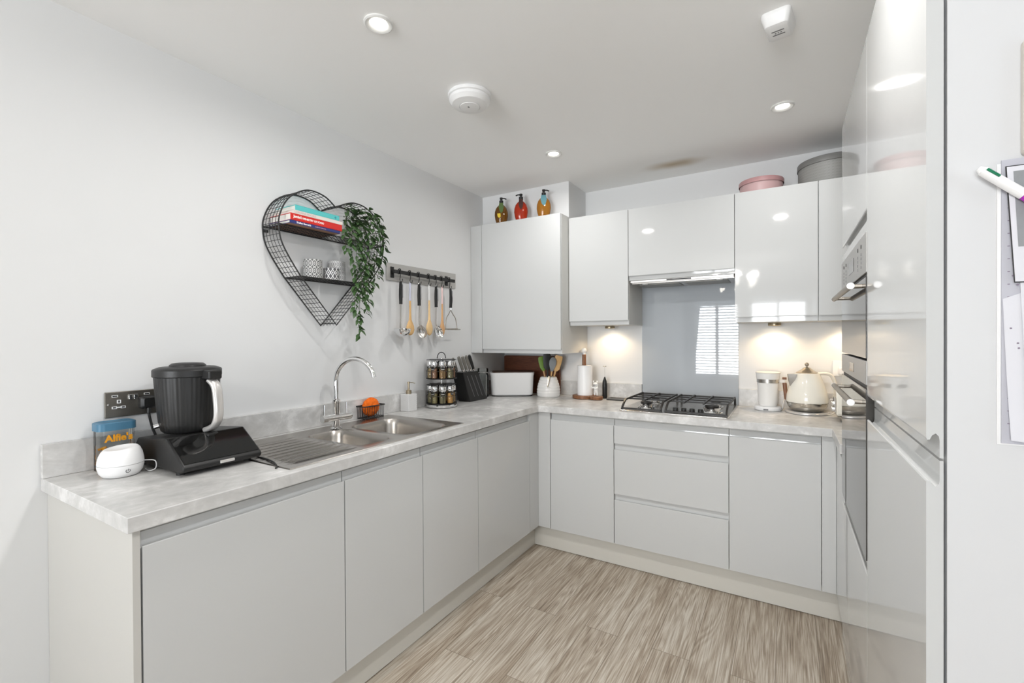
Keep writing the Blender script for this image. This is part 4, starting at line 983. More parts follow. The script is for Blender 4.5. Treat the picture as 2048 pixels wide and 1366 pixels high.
# spout on the left (towards the milk jug), handle on the right
sv = Vector((-.93, -.36, 0)).normalized(); ss = Vector((-sv.y, sv.x, 0)); Kc = Vector((KX, KY, z0))
def kp_(f, s, z): return Kc + sv * f + ss * s + Vector((0, 0, z))
R = [[kp_(.060, -.030, .200), kp_(.098, -.006, .199), kp_(.098, .006, .199), kp_(.060, .030, .200)],
     [kp_(.070, -.024, .165), kp_(.0925, -.005, .165), kp_(.0925, .005, .165), kp_(.070, .024, .165)],
     [kp_(.078, -.010, .135), kp_(.0868, -.002, .135), kp_(.0868, .002, .135), kp_(.078, .010, .135)]]
MB().loft(R).build('spout', 'steel', ke)
hv = Vector((.95, .31, 0)).normalized(); hsd = Vector((-hv.y, hv.x, 0))
hp = catmull([Kc + hv * .050 + Vector((0, 0, .200)), Kc + hv * .085 + Vector((0, 0, .203)), Kc + hv * .118 + Vector((0, 0, .192)), Kc + hv * .136 + Vector((0, 0, .150)), Kc + hv * .142 + Vector((0, 0, .100)), Kc + hv * .138 + Vector((0, 0, .072))], 7)
R = []
for i, p in enumerate(hp):
    t_ = (hp[min(i + 1, len(hp) - 1)] - hp[max(i - 1, 0)]).normalized(); nm = hsd.cross(t_)
    R.append([p + hsd * (.0125 * cos(q)) + nm * (.0085 * sin(q)) for q in [2 * pi * k / 12 for k in range(12)]])
MB().loft(R).build('handle', 'creamplastic', ke)
tag(MB().tube(catmull([(KX + .085, KY - .055, ZT + .006), (2.150, 2.962, ZT + .006), (2.176, 3.005, ZT + .030), (2.190, 3.06, ZT + .09), (2.20, 3.085, ZT + .14), (2.213, 3.088, ZT + .185)], 6), .003, 8).build('power_cord', 'creamplastic', origin=(2.15, 3.0, ZT)), 'cream cord rising from the kettle base to the wall socket', 'cord')
ts = thing('toaster', 'cream toaster with chrome knobs beside the oven tower', 'toaster', (2.31, 2.82, ZT))
tx0, tx1, ty0, ty1 = 2.153, 2.475, 2.720, 2.920
P = [(ty0 + .012, ZT + .030), (ty0, ZT + .045), (ty0, ZT + .105), (ty0 + .035, ZT + .165), (ty1 - .035, ZT + .165), (ty1, ZT + .105), (ty1, ZT + .045), (ty1 - .012, ZT + .030)]
MB().prism(P, 'x', tx0, tx1).build('body', 'cream', ts, bevel=.010, seg=4)
MB().loft([[(x, y, ZT + z) for x, y in rrect((tx0 + tx1) / 2, (ty0 + ty1) / 2, (tx1 - tx0) / 2 - i, .1 - i - .004, .03, 5)] for z, i in ((.006, .02), (.0285, .004))]).build('base_band', 'kettlechrome', ts)
MB().box(tx0 + .04, ty0 + .055, ZT + .1655, tx1 - .04, ty0 + .085, ZT + .1662).box(tx0 + .04, ty1 - .085, ZT + .1655, tx1 - .04, ty1 - .055, ZT + .1662).build('slot', 'black', ts, flat=True)
cpn = MB().box(tx0 - .004, ty0 + .03, ZT + .045, tx0 - .0005, ty1 - .03, ZT + .118).build('control_plate', 'silverpaint', ts, bevel=.002)
for dz in (.06, .088): MB().lathe([(.012, 0), (.0115, .010), (.010, .012), (.001, .0125)], (tx0 - .0045, ty0 + .055, ZT + dz), 20, axis=(-1, 0, 0)).build('knob', 'chrome', cpn)
MB().box(tx0 - .0055, ty0 + .095, ZT + .05, tx0 - .0042, ty0 + .103, ZT + .115).build('lever_slot', 'black', cpn, flat=True)
MB().box(tx0 - .022, ty0 + .086, ZT + .098, tx0 - .0060, ty0 + .112, ZT + .108).build('lever', 'nickel', cpn, bevel=.002)
for x in (tx0 + .04, tx1 - .04):
    for y in (ty0 + .04, ty1 - .04): MB().cyl((x, y, ZT + .0003), (x, y, ZT + .0058), .012, n=14).build('foot', 'black', ts)
so2 = thing('wall_socket', 'white wall socket on the back wall above the toaster', 'socket', (2.24, D, 1.15))
MB().box(2.165, D - .009, 1.108, 2.311, D - .0005, 1.194).build('plate', 'white', so2, bevel=.002)
for x in (2.232, 2.246): MB().box(x - .005, D - .0125, 1.166, x + .005, D - .0095, 1.184).build('rocker_switch', 'white', so2)
pg = thing('mains_plug', 'white plug in the back wall socket near the toaster', 'plug', (2.213, D - .02, 1.14))
P = rrect(2.213, 1.138, .024, .024, .010, 4)
MB().loft([[(x, D - .0096, z) for x, z in P], [(x, D - .03, z) for x, z in P], [(2.213 + (x - 2.213) * .7, D - .040, 1.138 + (z - 1.138) * .7) for x, z in P]]).build('body', 'white', pg)

# ------------------------------------------------------------------ heart shelf and what stands on it
XB, XF = .004, .120
right = [(1.437, 1.950), (1.483, 1.978), (1.545, 1.999), (1.619, 1.992), (1.687, 1.949), (1.724, 1.885), (1.733, 1.812), (1.709, 1.717), (1.656, 1.642)]
left = [(1.248, 1.609), (1.195, 1.685), (1.162, 1.746), (1.151, 1.802), (1.154, 1.850), (1.180, 1.912), (1.222, 1.958), (1.292, 1.994), (1.375, 1.988), (1.437, 1.950)]
tip = (1.4345, 1.396)
rp = catmull([(y, z, 0) for y, z in right], 8); lp = catmull([(y, z, 0) for y, z in left], 8)
loop = [(p.x, p.y) for p in rp] + [tip] + [(p.x, p.y) for p in lp[:-1]]
hs_ = thing('heart_shelf', 'black wire mesh heart shaped shelf hung on the left wall', 'shelf', (.0, 1.434, 1.396))
f = MB()
for x in (XB, XF): f.tube([(x, y, z) for y, z in loop], .0032, 8, closed=True)
f.build('heart_frame', 'wire', hs_)
g = MB(); lo3 = [Vector((0, y, z)) for y, z in loop] + [Vector((0, loop[0][0], loop[0][1]))]
ev = even(lo3, .0245)
for k in range(1, 5):
    x = XB + (XF - XB) * k / 5; g.tube([(x, p.y, p.z) for p in lo3[:-1]], .0013, 5, closed=True)
for p in ev[:-1]: g.tube([(XB, p.y, p.z), (XF, p.y, p.z)], .0013, 5)
g.build('side_mesh', 'wire', hs_)
def hshelf(ya, yb, z):
    s = MB(); s.tube([(XB + .002, ya, z), (XF, ya, z), (XF, yb, z), (XB + .002, yb, z)], .0028, 8, closed=True)
    n = round((yb - ya) / .021)
    for k in range(1, n): y = ya + (yb - ya) * k / n; s.tube([(XB + .002, y, z), (XF, y, z)], .0013, 5)
    for k in range(1, 6): x = XB + (XF - XB) * k / 6; s.tube([(x, ya, z), (x, yb, z)], .0013, 5)
    s.build('wire_tray', 'wire', hs_)
ZU, ZL = 1.817, 1.607
hshelf(1.1515, 1.7325, ZU); hshelf(1.250, 1.629, ZL)
MB().box(.001, 1.152, 1.795, .010, 1.172, 1.806).build('wall_bracket', 'wire', hs_)
# books, spine towards the room, lying flat
def book(label, x1, ya, yb, z, t, depth, cover, extra=None):
    r = thing('book', label, 'book', ((x1 + .012) / 2, (ya + yb) / 2, z), group='cookbooks lying on the heart shelf')
    x0 = x1 - depth; c = MB(); h = .0022
    c.box(x0, ya, z, x1, yb, z + h).box(x0, ya, z + t - h, x1, yb, z + t).box(x1 - .003, ya, z + h, x1, yb, z + t - h)
    c.build('cover', cover, r, bevel=.0006, seg=1)
    MB().box(x0 + .003, ya + .003, z + h, x1 - .0032, yb - .003, z + t - h).build('page_block', 'pages', r, flat=True)
    return r
zz = ZU + .0040
UP = (0, 0, 1); YR = (0, 1, 0)
b5 = book('navy blue spined cookbook at the bottom of the stack', .158, 1.176, 1.429, zz, .0135, .150, 'navy')
text("Shelley Barrett's", .0105, 'lettering', b5, (.1583, 1.207, zz + .0068), YR, UP, bold=.0003)
text("made in minutes", .0085, 'pinkletter', b5, (.1583, 1.296, zz + .0066), YR, UP)
MB().box(.0100, 1.178, zz - .0009, .156, 1.427, zz - .0001).build('back_cover', 'brownboard', b5, flat=True)
zz += .0138
b4 = book('thick red spined cookbook, second from the bottom', .158, 1.180, 1.440, zz, .0295, .150, 'red')
text("Jamie's", .0155, 'lettering', b4, (.1583, 1.193, zz + .0165), YR, UP, bold=.0005)
text("MINISTRY OF FOOD", .0115, 'lettering', b4, (.1583, 1.238, zz + .0150), YR, UP, bold=.0004)
zz += .0298
b3 = book('off white spined cookbook between the red and teal ones', .155, 1.192, 1.446, zz, .0165, .148, 'offwhite')
text("LORRAINE PASCALE", .0115, 'pinkletter', b3, (.1553, 1.200, zz + .0082), YR, UP)
zz += .0168
b1 = book('teal spined cookbook on top of the stack', .152, 1.206, 1.430, zz, .0235, .142, 'teal')
MB().cyl((.1522, 1.408, zz + .0118), (.1526, 1.408, zz + .0118), .005, n=16).build('spine_mark', 'tealletter', b1)
# candle holders
def holder(label, x, y, r_, h, mat):
    z = ZL + .0030
    MBo = MB().lathe([(r_, 0), (r_, h), (r_ - .003, h), (r_ - .003, .004), (.001, .004)], (0, 0, 0), 40)
    o = MBo.build('candle_holder', mat, local=True, origin=(x, y, z)); tag(o, label, 'candle holder', 'patterned candle holders on the lower wire tray'); return o
holder('tall dark grey candle holder with dotted rosette print', .062, 1.352, .041, .086, 'holder_a')
holder('tall pale grey candle holder with chevron print', .045, 1.498, .0395, .100, 'holder_b')
holder('short black and white candle holder with diamond print', .088, 1.434, .0365, .055, 'holder_c')
# trailing plant
PX, PY = .064, 1.585
hp_ = thing('trailing_plant', 'green trailing plant in white pot spilling down the heart shelf', 'plant', (PX, PY, ZU + .003))
pot = MB().lathe([(.032, .0), (.036, .004), (.042, .075), (.042, .08), (.038, .08), (.036, .068), (.001, .066)], (PX, PY, ZU + .003), 32).build('pot', 'whitegloss', hp_)
mm = MB()
for k in range(14):
    a = random.uniform(-1.2, 1.2); z = random.uniform(.015, .07); rr = .0365 + .006 * z / .08
    mm.lathe([(.0035, 0), (.003, .0006), (.0005, .0008)], (PX + rr * cos(a) + .0003, PY + rr * sin(a), ZU + .003 + z), 8, axis=(cos(a), sin(a), 0))
mm.build('pot_speckle', 'greyrim', pot)
random.seed(21)
st = MB(); lf = MB()
def leaf(p, d, L, W):
    d = d.normalized(); s = d.cross(Vector((random.uniform(-.5, .5), random.uniform(-.5, .5), 1))).normalized(); nn = s.cross(d)
    if nn.x < 0 and random.random() < .7: s = -s; nn = -nn
    pts = []
    for t_, w_, c_ in ((0, .06, 0), (.22, .75, .05), (.45, 1, .06), (.72, .66, .02), (1, .02, -.08)):
        q = p + d * (L * t_) + nn * (L * c_); pts.append((q - s * (W * w_) + nn * (W * .28 * w_), q, q + s * (W * w_) + nn * (W * .28 * w_)))
    V = [v for row in pts for v in row]; F = []
    for k in range(4):
        a = k * 3; F += [(a, a + 1, a + 4, a + 3), (a + 1, a + 2, a + 5, a + 4)]
    lf.add(V, F)
stems = [
    [(.07, 1.585, 1.885), (.09, 1.56, 1.955), (.125, 1.50, 1.965), (.145, 1.475, 1.915), (.15, 1.462, 1.83), (.15, 1.47, 1.75)],
    [(.06, 1.58, 1.885), (.09, 1.555, 1.97), (.12, 1.505, 1.985), (.13, 1.48, 1.95), (.14, 1.488, 1.87), (.15, 1.50, 1.79)],
    [(.06, 1.59, 1.885), (.09, 1.60, 1.975), (.12, 1.65, 1.985), (.13, 1.695, 1.95), (.14, 1.72, 1.88), (.14, 1.725, 1.80)],
    [(.06, 1.59, 1.885), (.10, 1.61, 1.95), (.13, 1.665, 1.94), (.145, 1.69, 1.88), (.15, 1.70, 1.80), (.15, 1.685, 1.72), (.15, 1.66, 1.64)],
    [(.06, 1.58, 1.885), (.11, 1.57, 1.96), (.14, 1.60, 1.96), (.155, 1.63, 1.90), (.155, 1.64, 1.82), (.155, 1.635, 1.74), (.155, 1.64, 1.66), (.155, 1.63, 1.59)],
    [(.07, 1.585, 1.88), (.12, 1.575, 1.92), (.15, 1.575, 1.87), (.155, 1.575, 1.79), (.155, 1.58, 1.70), (.155, 1.585, 1.60), (.15, 1.60, 1.52), (.15, 1.59, 1.455)],
    [(.07, 1.58, 1.88), (.12, 1.555, 1.91), (.15, 1.54, 1.85), (.155, 1.545, 1.77), (.155, 1.55, 1.68), (.155, 1.555, 1.58), (.15, 1.545, 1.49), (.15, 1.55, 1.41), (.15, 1.545, 1.345)],
    [(.07, 1.58, 1.88), (.13, 1.54, 1.89), (.155, 1.52, 1.83), (.155, 1.525, 1.75), (.155, 1.53, 1.66), (.15, 1.525, 1.57), (.15, 1.515, 1.50), (.15, 1.53, 1.43), (.15, 1.545, 1.375)],
    [(.07, 1.59, 1.88), (.13, 1.60, 1.88), (.155, 1.605, 1.80), (.155, 1.60, 1.71), (.155, 1.59, 1.63), (.155, 1.575, 1.55), (.15, 1.585, 1.48)],
    [(.07, 1.59, 1.88), (.12, 1.61, 1.90), (.155, 1.625, 1.82), (.155, 1.62, 1.74), (.155, 1.605, 1.66), (.155, 1.60, 1.58)],
    [(.07, 1.58, 1.88), (.12, 1.53, 1.90), (.155, 1.50, 1.84), (.155, 1.495, 1.76), (.155, 1.51, 1.69), (.155, 1.52, 1.62), (.15, 1.53, 1.54)],
    [(.06, 1.60, 1.885), (.09, 1.64, 1.95), (.11, 1.68, 1.965), (.12, 1.70, 1.93)],
    [(.05, 1.56, 1.885), (.08, 1.53, 1.93), (.11, 1.50, 1.90), (.13, 1.49, 1.84)],
    [(.07, 1.58, 1.885), (.11, 1.545, 1.935), (.14, 1.55, 1.90), (.15, 1.56, 1.83), (.15, 1.565, 1.75), (.15, 1.56, 1.66), (.15, 1.575, 1.57)],
    [(.07, 1.59, 1.885), (.11, 1.63, 1.93), (.145, 1.66, 1.87), (.15, 1.665, 1.79), (.15, 1.65, 1.71)],
]
for S in stems:
    P = even(catmull(S, 6), .0125); st.tube(P, .0011, 5)
    for i, p in enumerate(P):
        if i < 3: continue
        for q in range(1 if random.random() < .9 else 0):
            tdir = (P[min(i + 1, len(P) - 1)] - P[i - 1]).normalized(); a = random.uniform(0, 2 * pi)
            sdir = Vector((abs(cos(a)) * .5, cos(a * 1.7 + i), .12 * sin(a)))
            d = (sdir.normalized() * .9 + tdir * .55 + Vector((0, 0, -.30)))
            L = random.uniform(.030, .047); leaf(p, d, L, L * random.uniform(.20, .27))
st.build('stems', 'stem', hp_); fo = lf.build('foliage', 'leaf', hp_, angle=80)

# ------------------------------------------------------------------ utensil rail
ur = thing('utensil_rail', 'black hanging rail on a grey backing board, left wall', 'utensil rail', (.0, 2.17, 1.72))
MB().add([(.0006, 1.860, 1.664), (.0006, 2.487, 1.670), (.0006, 2.489, 1.770), (.0006, 1.862, 1.763), (.010, 1.860, 1.664), (.010, 2.487, 1.670), (.010, 2.489, 1.770), (.010, 1.862, 1.763)],
         [(0, 3, 2, 1), (4, 5, 6, 7), (0, 1, 5, 4), (1, 2, 6, 5), (2, 3, 7, 6), (3, 0, 4, 7)]).build('backing_board', 'greyboard', ur, bevel=.001, seg=1)
for y in (1.899, 2.384): MB().box(.0104, y - .012, 1.680, .016, y + .012, 1.742).box(.016, y - .007, 1.7085, .038, y + .007, 1.7225).build('bracket', 'black', ur, bevel=.001)
RXB = .044
MB().box(RXB - .0055, 1.880, 1.7025, RXB + .0055, 2.432, 1.7225).build('bar', 'black', ur, bevel=.0015)
def s_hook(y, label):
    o = MB(); P = []
    for k in range(9): a = radians(200 - 200 * k / 8 - 0); P.append((RXB + .0095 * cos(a), y, 1.7225 + .0035 + .0045 * max(0, sin(a)) - .006 * max(0, -sin(a))))
    P += [(RXB + .011, y - .001, 1.705), (RXB + .013, y - .006, 1.684), (RXB + .013, y - .010, 1.672)]
    for k in range(9): a = radians(180 + 180 * k / 8); P.append((RXB + .013, y - .0005 + .0095 * cos(a) , 1.667 + .010 * sin(a)))
    P.append((RXB + .013, y + .011, 1.674))
    o.tube(P, .0024, 8)
    o.box(RXB - .0075, y - .006, 1.7005, RXB + .0075, y + .006, 1.7023).box(RXB - .0075, y - .006, 1.7228, RXB + .0075, y + .006, 1.7250).box(RXB + .0058, y - .006, 1.7023, RXB + .0076, y + .006, 1.7228).box(RXB - .0076, y - .006, 1.7023, RXB - .0058, y + .006, 1.7228)
    return tag(o.build('hanging_hook', 'black', origin=(RXB, y, 1.72)), label, 'hook', 'black hooks on the utensil rail')
HY = [1.925, 2.006, 2.081, 2.171, 2.236, 2.293, 2.372]
for y, l in zip(HY, ('black hook at the near end holding the soup ladle', 'black hook holding the lilac tipped wooden spoon', 'black hook holding the slotted spoon', 'black hook holding the short white tipped wooden spoon', 'black hook holding the solid serving spoon', 'black hook holding the pink tipped wooden spoon', 'black hook at the far bracket holding the potato masher')):
    s_hook(y, l)
UXX = RXB + .013; ZH = 1.659
def grip(r, y, L=.128, curve=.0):
    R = []; c = 'blackplastic'
    for k in range(11):
        t_ = k / 10; z = ZH - .003 - L * t_; hw = .0075 + .003 * sin(pi * min(1, t_ * 1.1)); hx = .0055 + .003 * t_
        R.append([(UXX + x + curve * sin(pi * t_), y + yy, z) for x, yy in rrect(0, 0, hx, hw, .004, 3)])
    gp = MB().loft(R).build('grip', c, r)
    MB().tube([(UXX + .0, y + .0065 * cos(a), ZH - .001 + .0065 * sin(a)) for a in [2 * pi * i / 16 for i in range(16)]], .0018, 6, closed=True).build('hanging_loop', 'chrome', r)
    MB().box(UXX + .0065, y + .001, ZH - .094, UXX + .0105, y + .0085, ZH - .018).build('soft_inlay', 'greygrip', gp, bevel=.001)
# ladle
r = thing('soup_ladle', 'steel soup ladle with black grip, nearest end of the rail', 'ladle', (UXX, HY[0] - .004, 1.35), group='utensils hanging on the rail'); y = HY[0] - .004
grip(r, y)
MB().tube(catmull([(UXX, y, ZH - .130), (UXX, y - .002, ZH - .20), (UXX + .001, y - .006, ZH - .265), (UXX + .003, y - .008, ZH - .285)], 6), [.0036] * 10 + [.0045] * 9, 8, flat=1.7).build('shaft', 'steel', r)
bw = MB(); R = []
for a in [radians(q) for q in range(0, 91, 9)]:
    R.append([(UXX + .016 + .050 * cos(a) * cos(2 * pi * i / 28), y - .006 + .046 * cos(a) * sin(2 * pi * i / 28), 1.386 - .044 * sin(a)) for i in range(28)])
bw.loft(R, False, True); R = [[(p[0] * 1 + (UXX + .016 - p[0]) * .04, p[1] + (y - .006 - p[1]) * .04, p[2] + .0015) for p in q] for q in R]
bw.loft(R, False, True).build('bowl', 'chrome', r)
# wooden spoons
def wspoon(label, y, ztop, zmid, wood, paint, hw):
    r = thing('wooden_spoon', label, 'wooden spoon', (UXX, y, 1.35), group='utensils hanging on the rail')
    MB().loft([[(UXX + .0045 * cos(a) * .9, y + .0068 * cos(0) * sin(a), z) for a in [2 * pi * i / 12 for i in range(12)]] for z in (ZH - .002, zmid + .0004)]).build('painted_tip', paint, r)
    MB().tube([(UXX, y + .004 * cos(a), ZH + .001 + .006 * sin(a)) for a in [2 * pi * i / 14 for i in range(14)]], .0012, 6, closed=True).build('hanging_cord', 'pinkpaint' if paint == 'pinkpaint' else 'whitepaint', r)
    R = []
    for t_, w_, d_ in ((0, .0068, .0045), (.35, .0075, .005), (.55, .010, .006), (.64, hw * .62, .0065), (.74, hw * .95, .008), (.84, hw, .009), (.93, hw * .8, .008), (.985, hw * .4, .005), (1, .002, .002)):
        z = zmid - (zmid - 1.350) * t_; R.append([(UXX + d_ * cos(a), y + w_ * sin(a), z) for a in [2 * pi * i / 16 for i in range(16)]])
    MB().loft(R).build('spoon_body', wood, r)
wspoon('large wooden spoon with lilac painted handle end', HY[1] - .010, 0, 1.552, 'beech', 'lilac', .0335)
wspoon('pale wooden spoon with white painted handle end', HY[3] - .008, 0, 1.566, 'beech2', 'whitepaint', .030)
wspoon('darker wooden spoon with pink painted handle end', HY[5] - .006, 0, 1.552, 'beech3', 'pinkpaint', .024)
def mspoon(label, y, slots, rot):
    r = thing('serving_spoon', label, 'serving spoon', (UXX, y, 1.335), group='utensils hanging on the rail'); grip(r, y)
    MB().tube(catmull([(UXX, y, ZH - .130), (UXX, y - .002, ZH - .19), (UXX + .002, y - .004, ZH - .235), (UXX + .004, y, ZH - .25)], 6), .0034, 8, flat=1.6).build('shaft', 'steel', r)
    R = []; ua = Vector((cos(rot), sin(rot), 0)); na = Vector((sin(rot), -cos(rot), 0)); base = Vector((UXX + .006, y + .004, 0))
    for t_, w_ in ((0, .004), (.08, .012), (.22, .023), (.45, .029), (.7, .028), (.88, .019), (.97, .009), (1, .002)):
        z = 1.412 - .078 * t_; b_ = .011 * sin(pi * t_) + .002; sl_ = ua * (.016 * t_)
        row = [base + sl_ + ua * (u * w_) - na * (b_ * (1 - u * u)) + Vector((0, 0, z)) for u in (-1, -.75, -.4, 0, .4, .75, 1)]
        row += [q - na * .0016 for q in reversed(row)]
        R.append(row)
    bo = MB().loft(R).build('bowl', 'chrome' if not slots else 'steel', r)
    if slots:
        for k in (-1, 0, 1):
            c_ = base + ua * (.0085 + .010 * k) - na * .0105 + Vector((0, 0, 1.376 - .002 * k)); MB().obox(c_, ua, na, (0, 0, 1), .0016, .003, .013).build('slot', 'dark', bo)
mspoon('slotted steel serving spoon with black grip', HY[2] - .008, True, .75)
mspoon('solid steel serving spoon with black grip', HY[4] - .008, False, 1.15)
r = thing('potato_masher', 'steel wire potato masher with black grip at far end', 'masher', (UXX, HY[6], 1.39), group='utensils hanging on the rail'); y = HY[6]
grip(r, y, .125, .004)
MB().cyl((UXX, y + .002, ZH - .128), (UXX, y + .002, ZH - .142), .0045, n=10).build('ferrule', 'chrome', r)
mw = MB()
for s in (-1, 1): mw.tube(catmull([(UXX, y + .002, ZH - .140), (UXX, y + .002 + s * .018, ZH - .165), (UXX, y + .004 + s * .046, ZH - .195), (UXX, y + .006 + s * .056, ZH - .235), (UXX, y + .008 + s * .058, ZH - .268)], 6), .0026, 8)
mw.tube([(UXX, y - .056, ZH - .268), (UXX + .002, y + .07, ZH - .264)], .0032, 8)
for k in range(4): mw.tube([(UXX - .012, y - .045 + .032 * k, ZH - .269), (UXX + .03, y - .030 + .032 * k, ZH - .269)], .0024, 6)
mw.build('mashing_wire', 'nickel', r)

# ------------------------------------------------------------------ on top of the cabinets
def bottle(label, x, liq, lab, turn, lab_sz=1.0, nz=1):
    r = thing('soap_bottle', label, 'bottle', (x, 2.742, 2.1302), rot=turn, group='pump bottles on the corner cabinet')
    b = [(.031, 0), (.0335, .004), (.043, .035), (.0475, .065), (.046, .09), (.038, .115), (.024, .132), (.014, .140), (.0125, .146)]
    MB().lathe(b, (0, 0, 0), 36, sy=.62).build('body', liq, r, local=True)
    MB().lathe([(.0135, .1462), (.0145, .148), (.0145, .168), (.008, .171), (.008, .178), (.011, .180), (.011, .190), (.002, .191)], (0, 0, 0), 20).build('pump', 'black', r, local=True)
    MB().tube([(0, 0, .186), (.022 * nz, 0, .185), (.036 * nz, 0, .179)], .0045, 8).build('nozzle', 'black', r, local=True)
    if lab:
        P = [(-.013 * lab_sz, .150), (.013 * lab_sz, .150), (.019 * lab_sz, .118), (.013 * lab_sz, .088), (.002, .074), (-.010 * lab_sz, .090), (-.017 * lab_sz, .118)]
        n = len(P)
        def yb(z):
            K = [(.06, -.0322), (.074, -.0318), (.09, -.0310), (.118, -.0264), (.150, -.0166)]
            for (a_, p_), (b_, q_) in zip(K, K[1:]):
                if a_ <= z <= b_: return p_ + (q_ - p_) * (z - a_) / (b_ - a_)
            return -.0322
        MB().add([(x_, yb(z), z) for x_, z in P] + [(x_, yb(z) + .001, z) for x_, z in P], [tuple(range(n)), tuple(range(2 * n - 1, n - 1, -1))] + [(i, n + i, n + (i + 1) % n, (i + 1) % n) for i in range(n)]).build('neck_label', lab, r, local=True)
    return r
b = bottle('dark amber pump bottle with green and yellow labels', .221, 'darkamber', 'greenlabel', .48)
MB().add([(-.026, -.0315, .072), (-.004, -.0315, .074), (-.002, -.0315, .052), (-.012, -.0315, .040), (-.024, -.0315, .052), (-.026, -.030, .072), (-.004, -.030, .074), (-.002, -.030, .052), (-.012, -.030, .040), (-.024, -.030, .052)], [(0, 1, 2, 3, 4), (9, 8, 7, 6, 5), (0, 5, 6, 1), (1, 6, 7, 2), (2, 7, 8, 3), (3, 8, 9, 4), (4, 9, 5, 0)]).build('body_label', 'yellowlabel', b, local=True)
bottle('bright red pump bottle in the middle of the three', .381, 'redliquid', 'brownlabel', .45, .9, -1)
bottle('golden amber pump bottle with blue green leaf label', .556, 'amber', 'bluelabel', .40, 1.15)
tn = thing('round_tin', 'shallow dusty pink lidded tin on the wall cabinets', 'tin', (1.822, 2.963, CT + .0003), group='tins on top of the cabinets')
MB().lathe([(.106, 0), (.108, .003), (.108, .066)], (1.822, 2.963, CT + .0003), 56).build('body', 'pink', tn)
MB().lathe([(.1125, .062), (.1135, .063), (.1135, .084), (.111, .088), (.002, .089)], (1.822, 2.963, CT + .0003), 56, cap0=False).build('lid', 'pinkrim', tn)
tg = thing('round_box', 'large grey patterned round box with dark lid rim', 'hat box', (2.148, 2.965, CT + .0003), group='tins on top of the cabinets')
o = MB().lathe([(.146, 0), (.148, .003), (.148, .116)], (0, 0, 0), 64).build('body', 'greytin', tg, local=True)
MB().lathe([(.1505, .102), (.1525, .103), (.1525, .130), (.150, .134), (.002, .136)], (0, 0, 0), 64, cap0=False).build('lid', 'greyrim', tg, local=True)

# ------------------------------------------------------------------ ceiling fittings
def downlight(label, x, y, k_=1.0):
    r = thing('ceiling_downlight', label, 'downlight', (x, y, H), group='round downlights in the ceiling')
    MB().lathe([(.0475, -.0004), (.0475, -.005), (.043, -.008), (.034, -.006), (.0285, -.0015)], (x, y, H), 40, cap0=False, cap1=False).build('rim', 'lamprim', r)
    MB().lathe([(.0280, -.0018), (.001, -.0022)], (x, y, H), 32).build('lens', 'lens', r)
    ld_ = bpy.data.lights.new('downlight_lamp', 'AREA'); ld_.shape = 'DISK'; ld_.size = .085; ld_.spread = radians(170); ld_.energy = DL_E * k_; ld_.color = (1, .985, .965)
    lo = bpy.data.objects.new('downlight_lamp', ld_); lo.location = (x, y, H - .012); COL.objects.link(lo)
DL_E = 13; CH_E = 8
downlight('ceiling downlight nearest the camera, above the sink run', .784, 1.089, .5)
downlight('ceiling downlight in the far left corner, above spice rack', .809, 2.369, .35)
downlight('ceiling downlight above the right end of the hob run', 1.931, 2.433, .2)
downlight('ceiling downlight before the fridge', 1.90, 1.00, 1.25)
sm = thing('smoke_alarm', 'round white smoke alarm on the ceiling', 'smoke alarm', (.772, 1.612, H))
SXc, SYc = .775, 1.612
MB().lathe([(.090, -.0004), (.093, -.004), (.093, -.016), (.089, -.018)], (SXc, SYc, H), 48).build('mounting_ring', 'white', sm)
MB().lathe([(.0875, -.0185), (.087, -.030), (.075, -.045), (.045, -.052), (.043, -.0505), (.001, -.0508)], (SXc, SYc, H), 48).build('dome', 'white', sm)
MB().lathe([(.0425, -.0509), (.0415, -.054), (.036, -.055), (.001, -.0552)], (SXc, SYc, H), 40).build('test_button', 'white', sm)
MB().box(SXc - .003, SYc - .012, H - .0562, SXc + .003, SYc - .004, H - .0554).build('button_mark', 'greygrip', sm)
hd_ = thing('heat_detector', 'small white faceted detector on ceiling near fridge', 'detector', (1.925, 1.765, H), rot=-.15)
P = rrect(0, 0, .043, .060, .016, 5)
MB().loft([[(x, y, -.0004) for x, y in P], [(x, y, -.012) for x, y in P], [(x * .80, y * .80 + .002, -.040) for x, y in P], [(x * .70, y * .66 + .004, -.044) for x, y in P]]).build('housing', 'white', hd_, local=True)
v = MB()
for k in range(2): v.box(-.018, -.014 + .022 * k, -.0452, .018, -.010 + .022 * k, -.0442)
for k in range(3): v.box(-.010 + .008 * k, -.002, -.0452, -.006 + .008 * k, .002, -.0442)
v.build('vent_slot', 'greygrip', hd_, local=True, flat=True)
def underlight(label, x, y, e):
    r = thing('under_cabinet_light', label, 'cabinet light', (x, y, CB), group='round lights under the wall cabinets')
    MB().lathe([(.032, -.0004), (.033, -.003), (.033, -.015), (.030, -.018), (.026, -.0165)], (x, y, CB), 36, cap1=False).build('rim', 'brass', r)
    MB().lathe([(.0258, -.0162), (.001, -.0168)], (x, y, CB), 30).build('lens', 'warmlens', r)
    ld_ = bpy.data.lights.new('under_cabinet_lamp', 'SPOT'); ld_.energy = e; ld_.color = (1, .74, .46); ld_.spot_size = radians(150); ld_.spot_blend = .5; ld_.shadow_soft_size = .022
    lo = bpy.data.objects.new('under_cabinet_lamp', ld_); lo.location = (x, y, CB - .022); COL.objects.link(lo)
underlight('warm light under the wall cabinet left of the splashback', .905, 3.045, 3.6)
underlight('warm light under the wall cabinet above the milk jug', 1.885, 3.045, 3.6)
underlight('warm light under the corner cabinet above the toaster', 2.235, 3.045, 3.6)

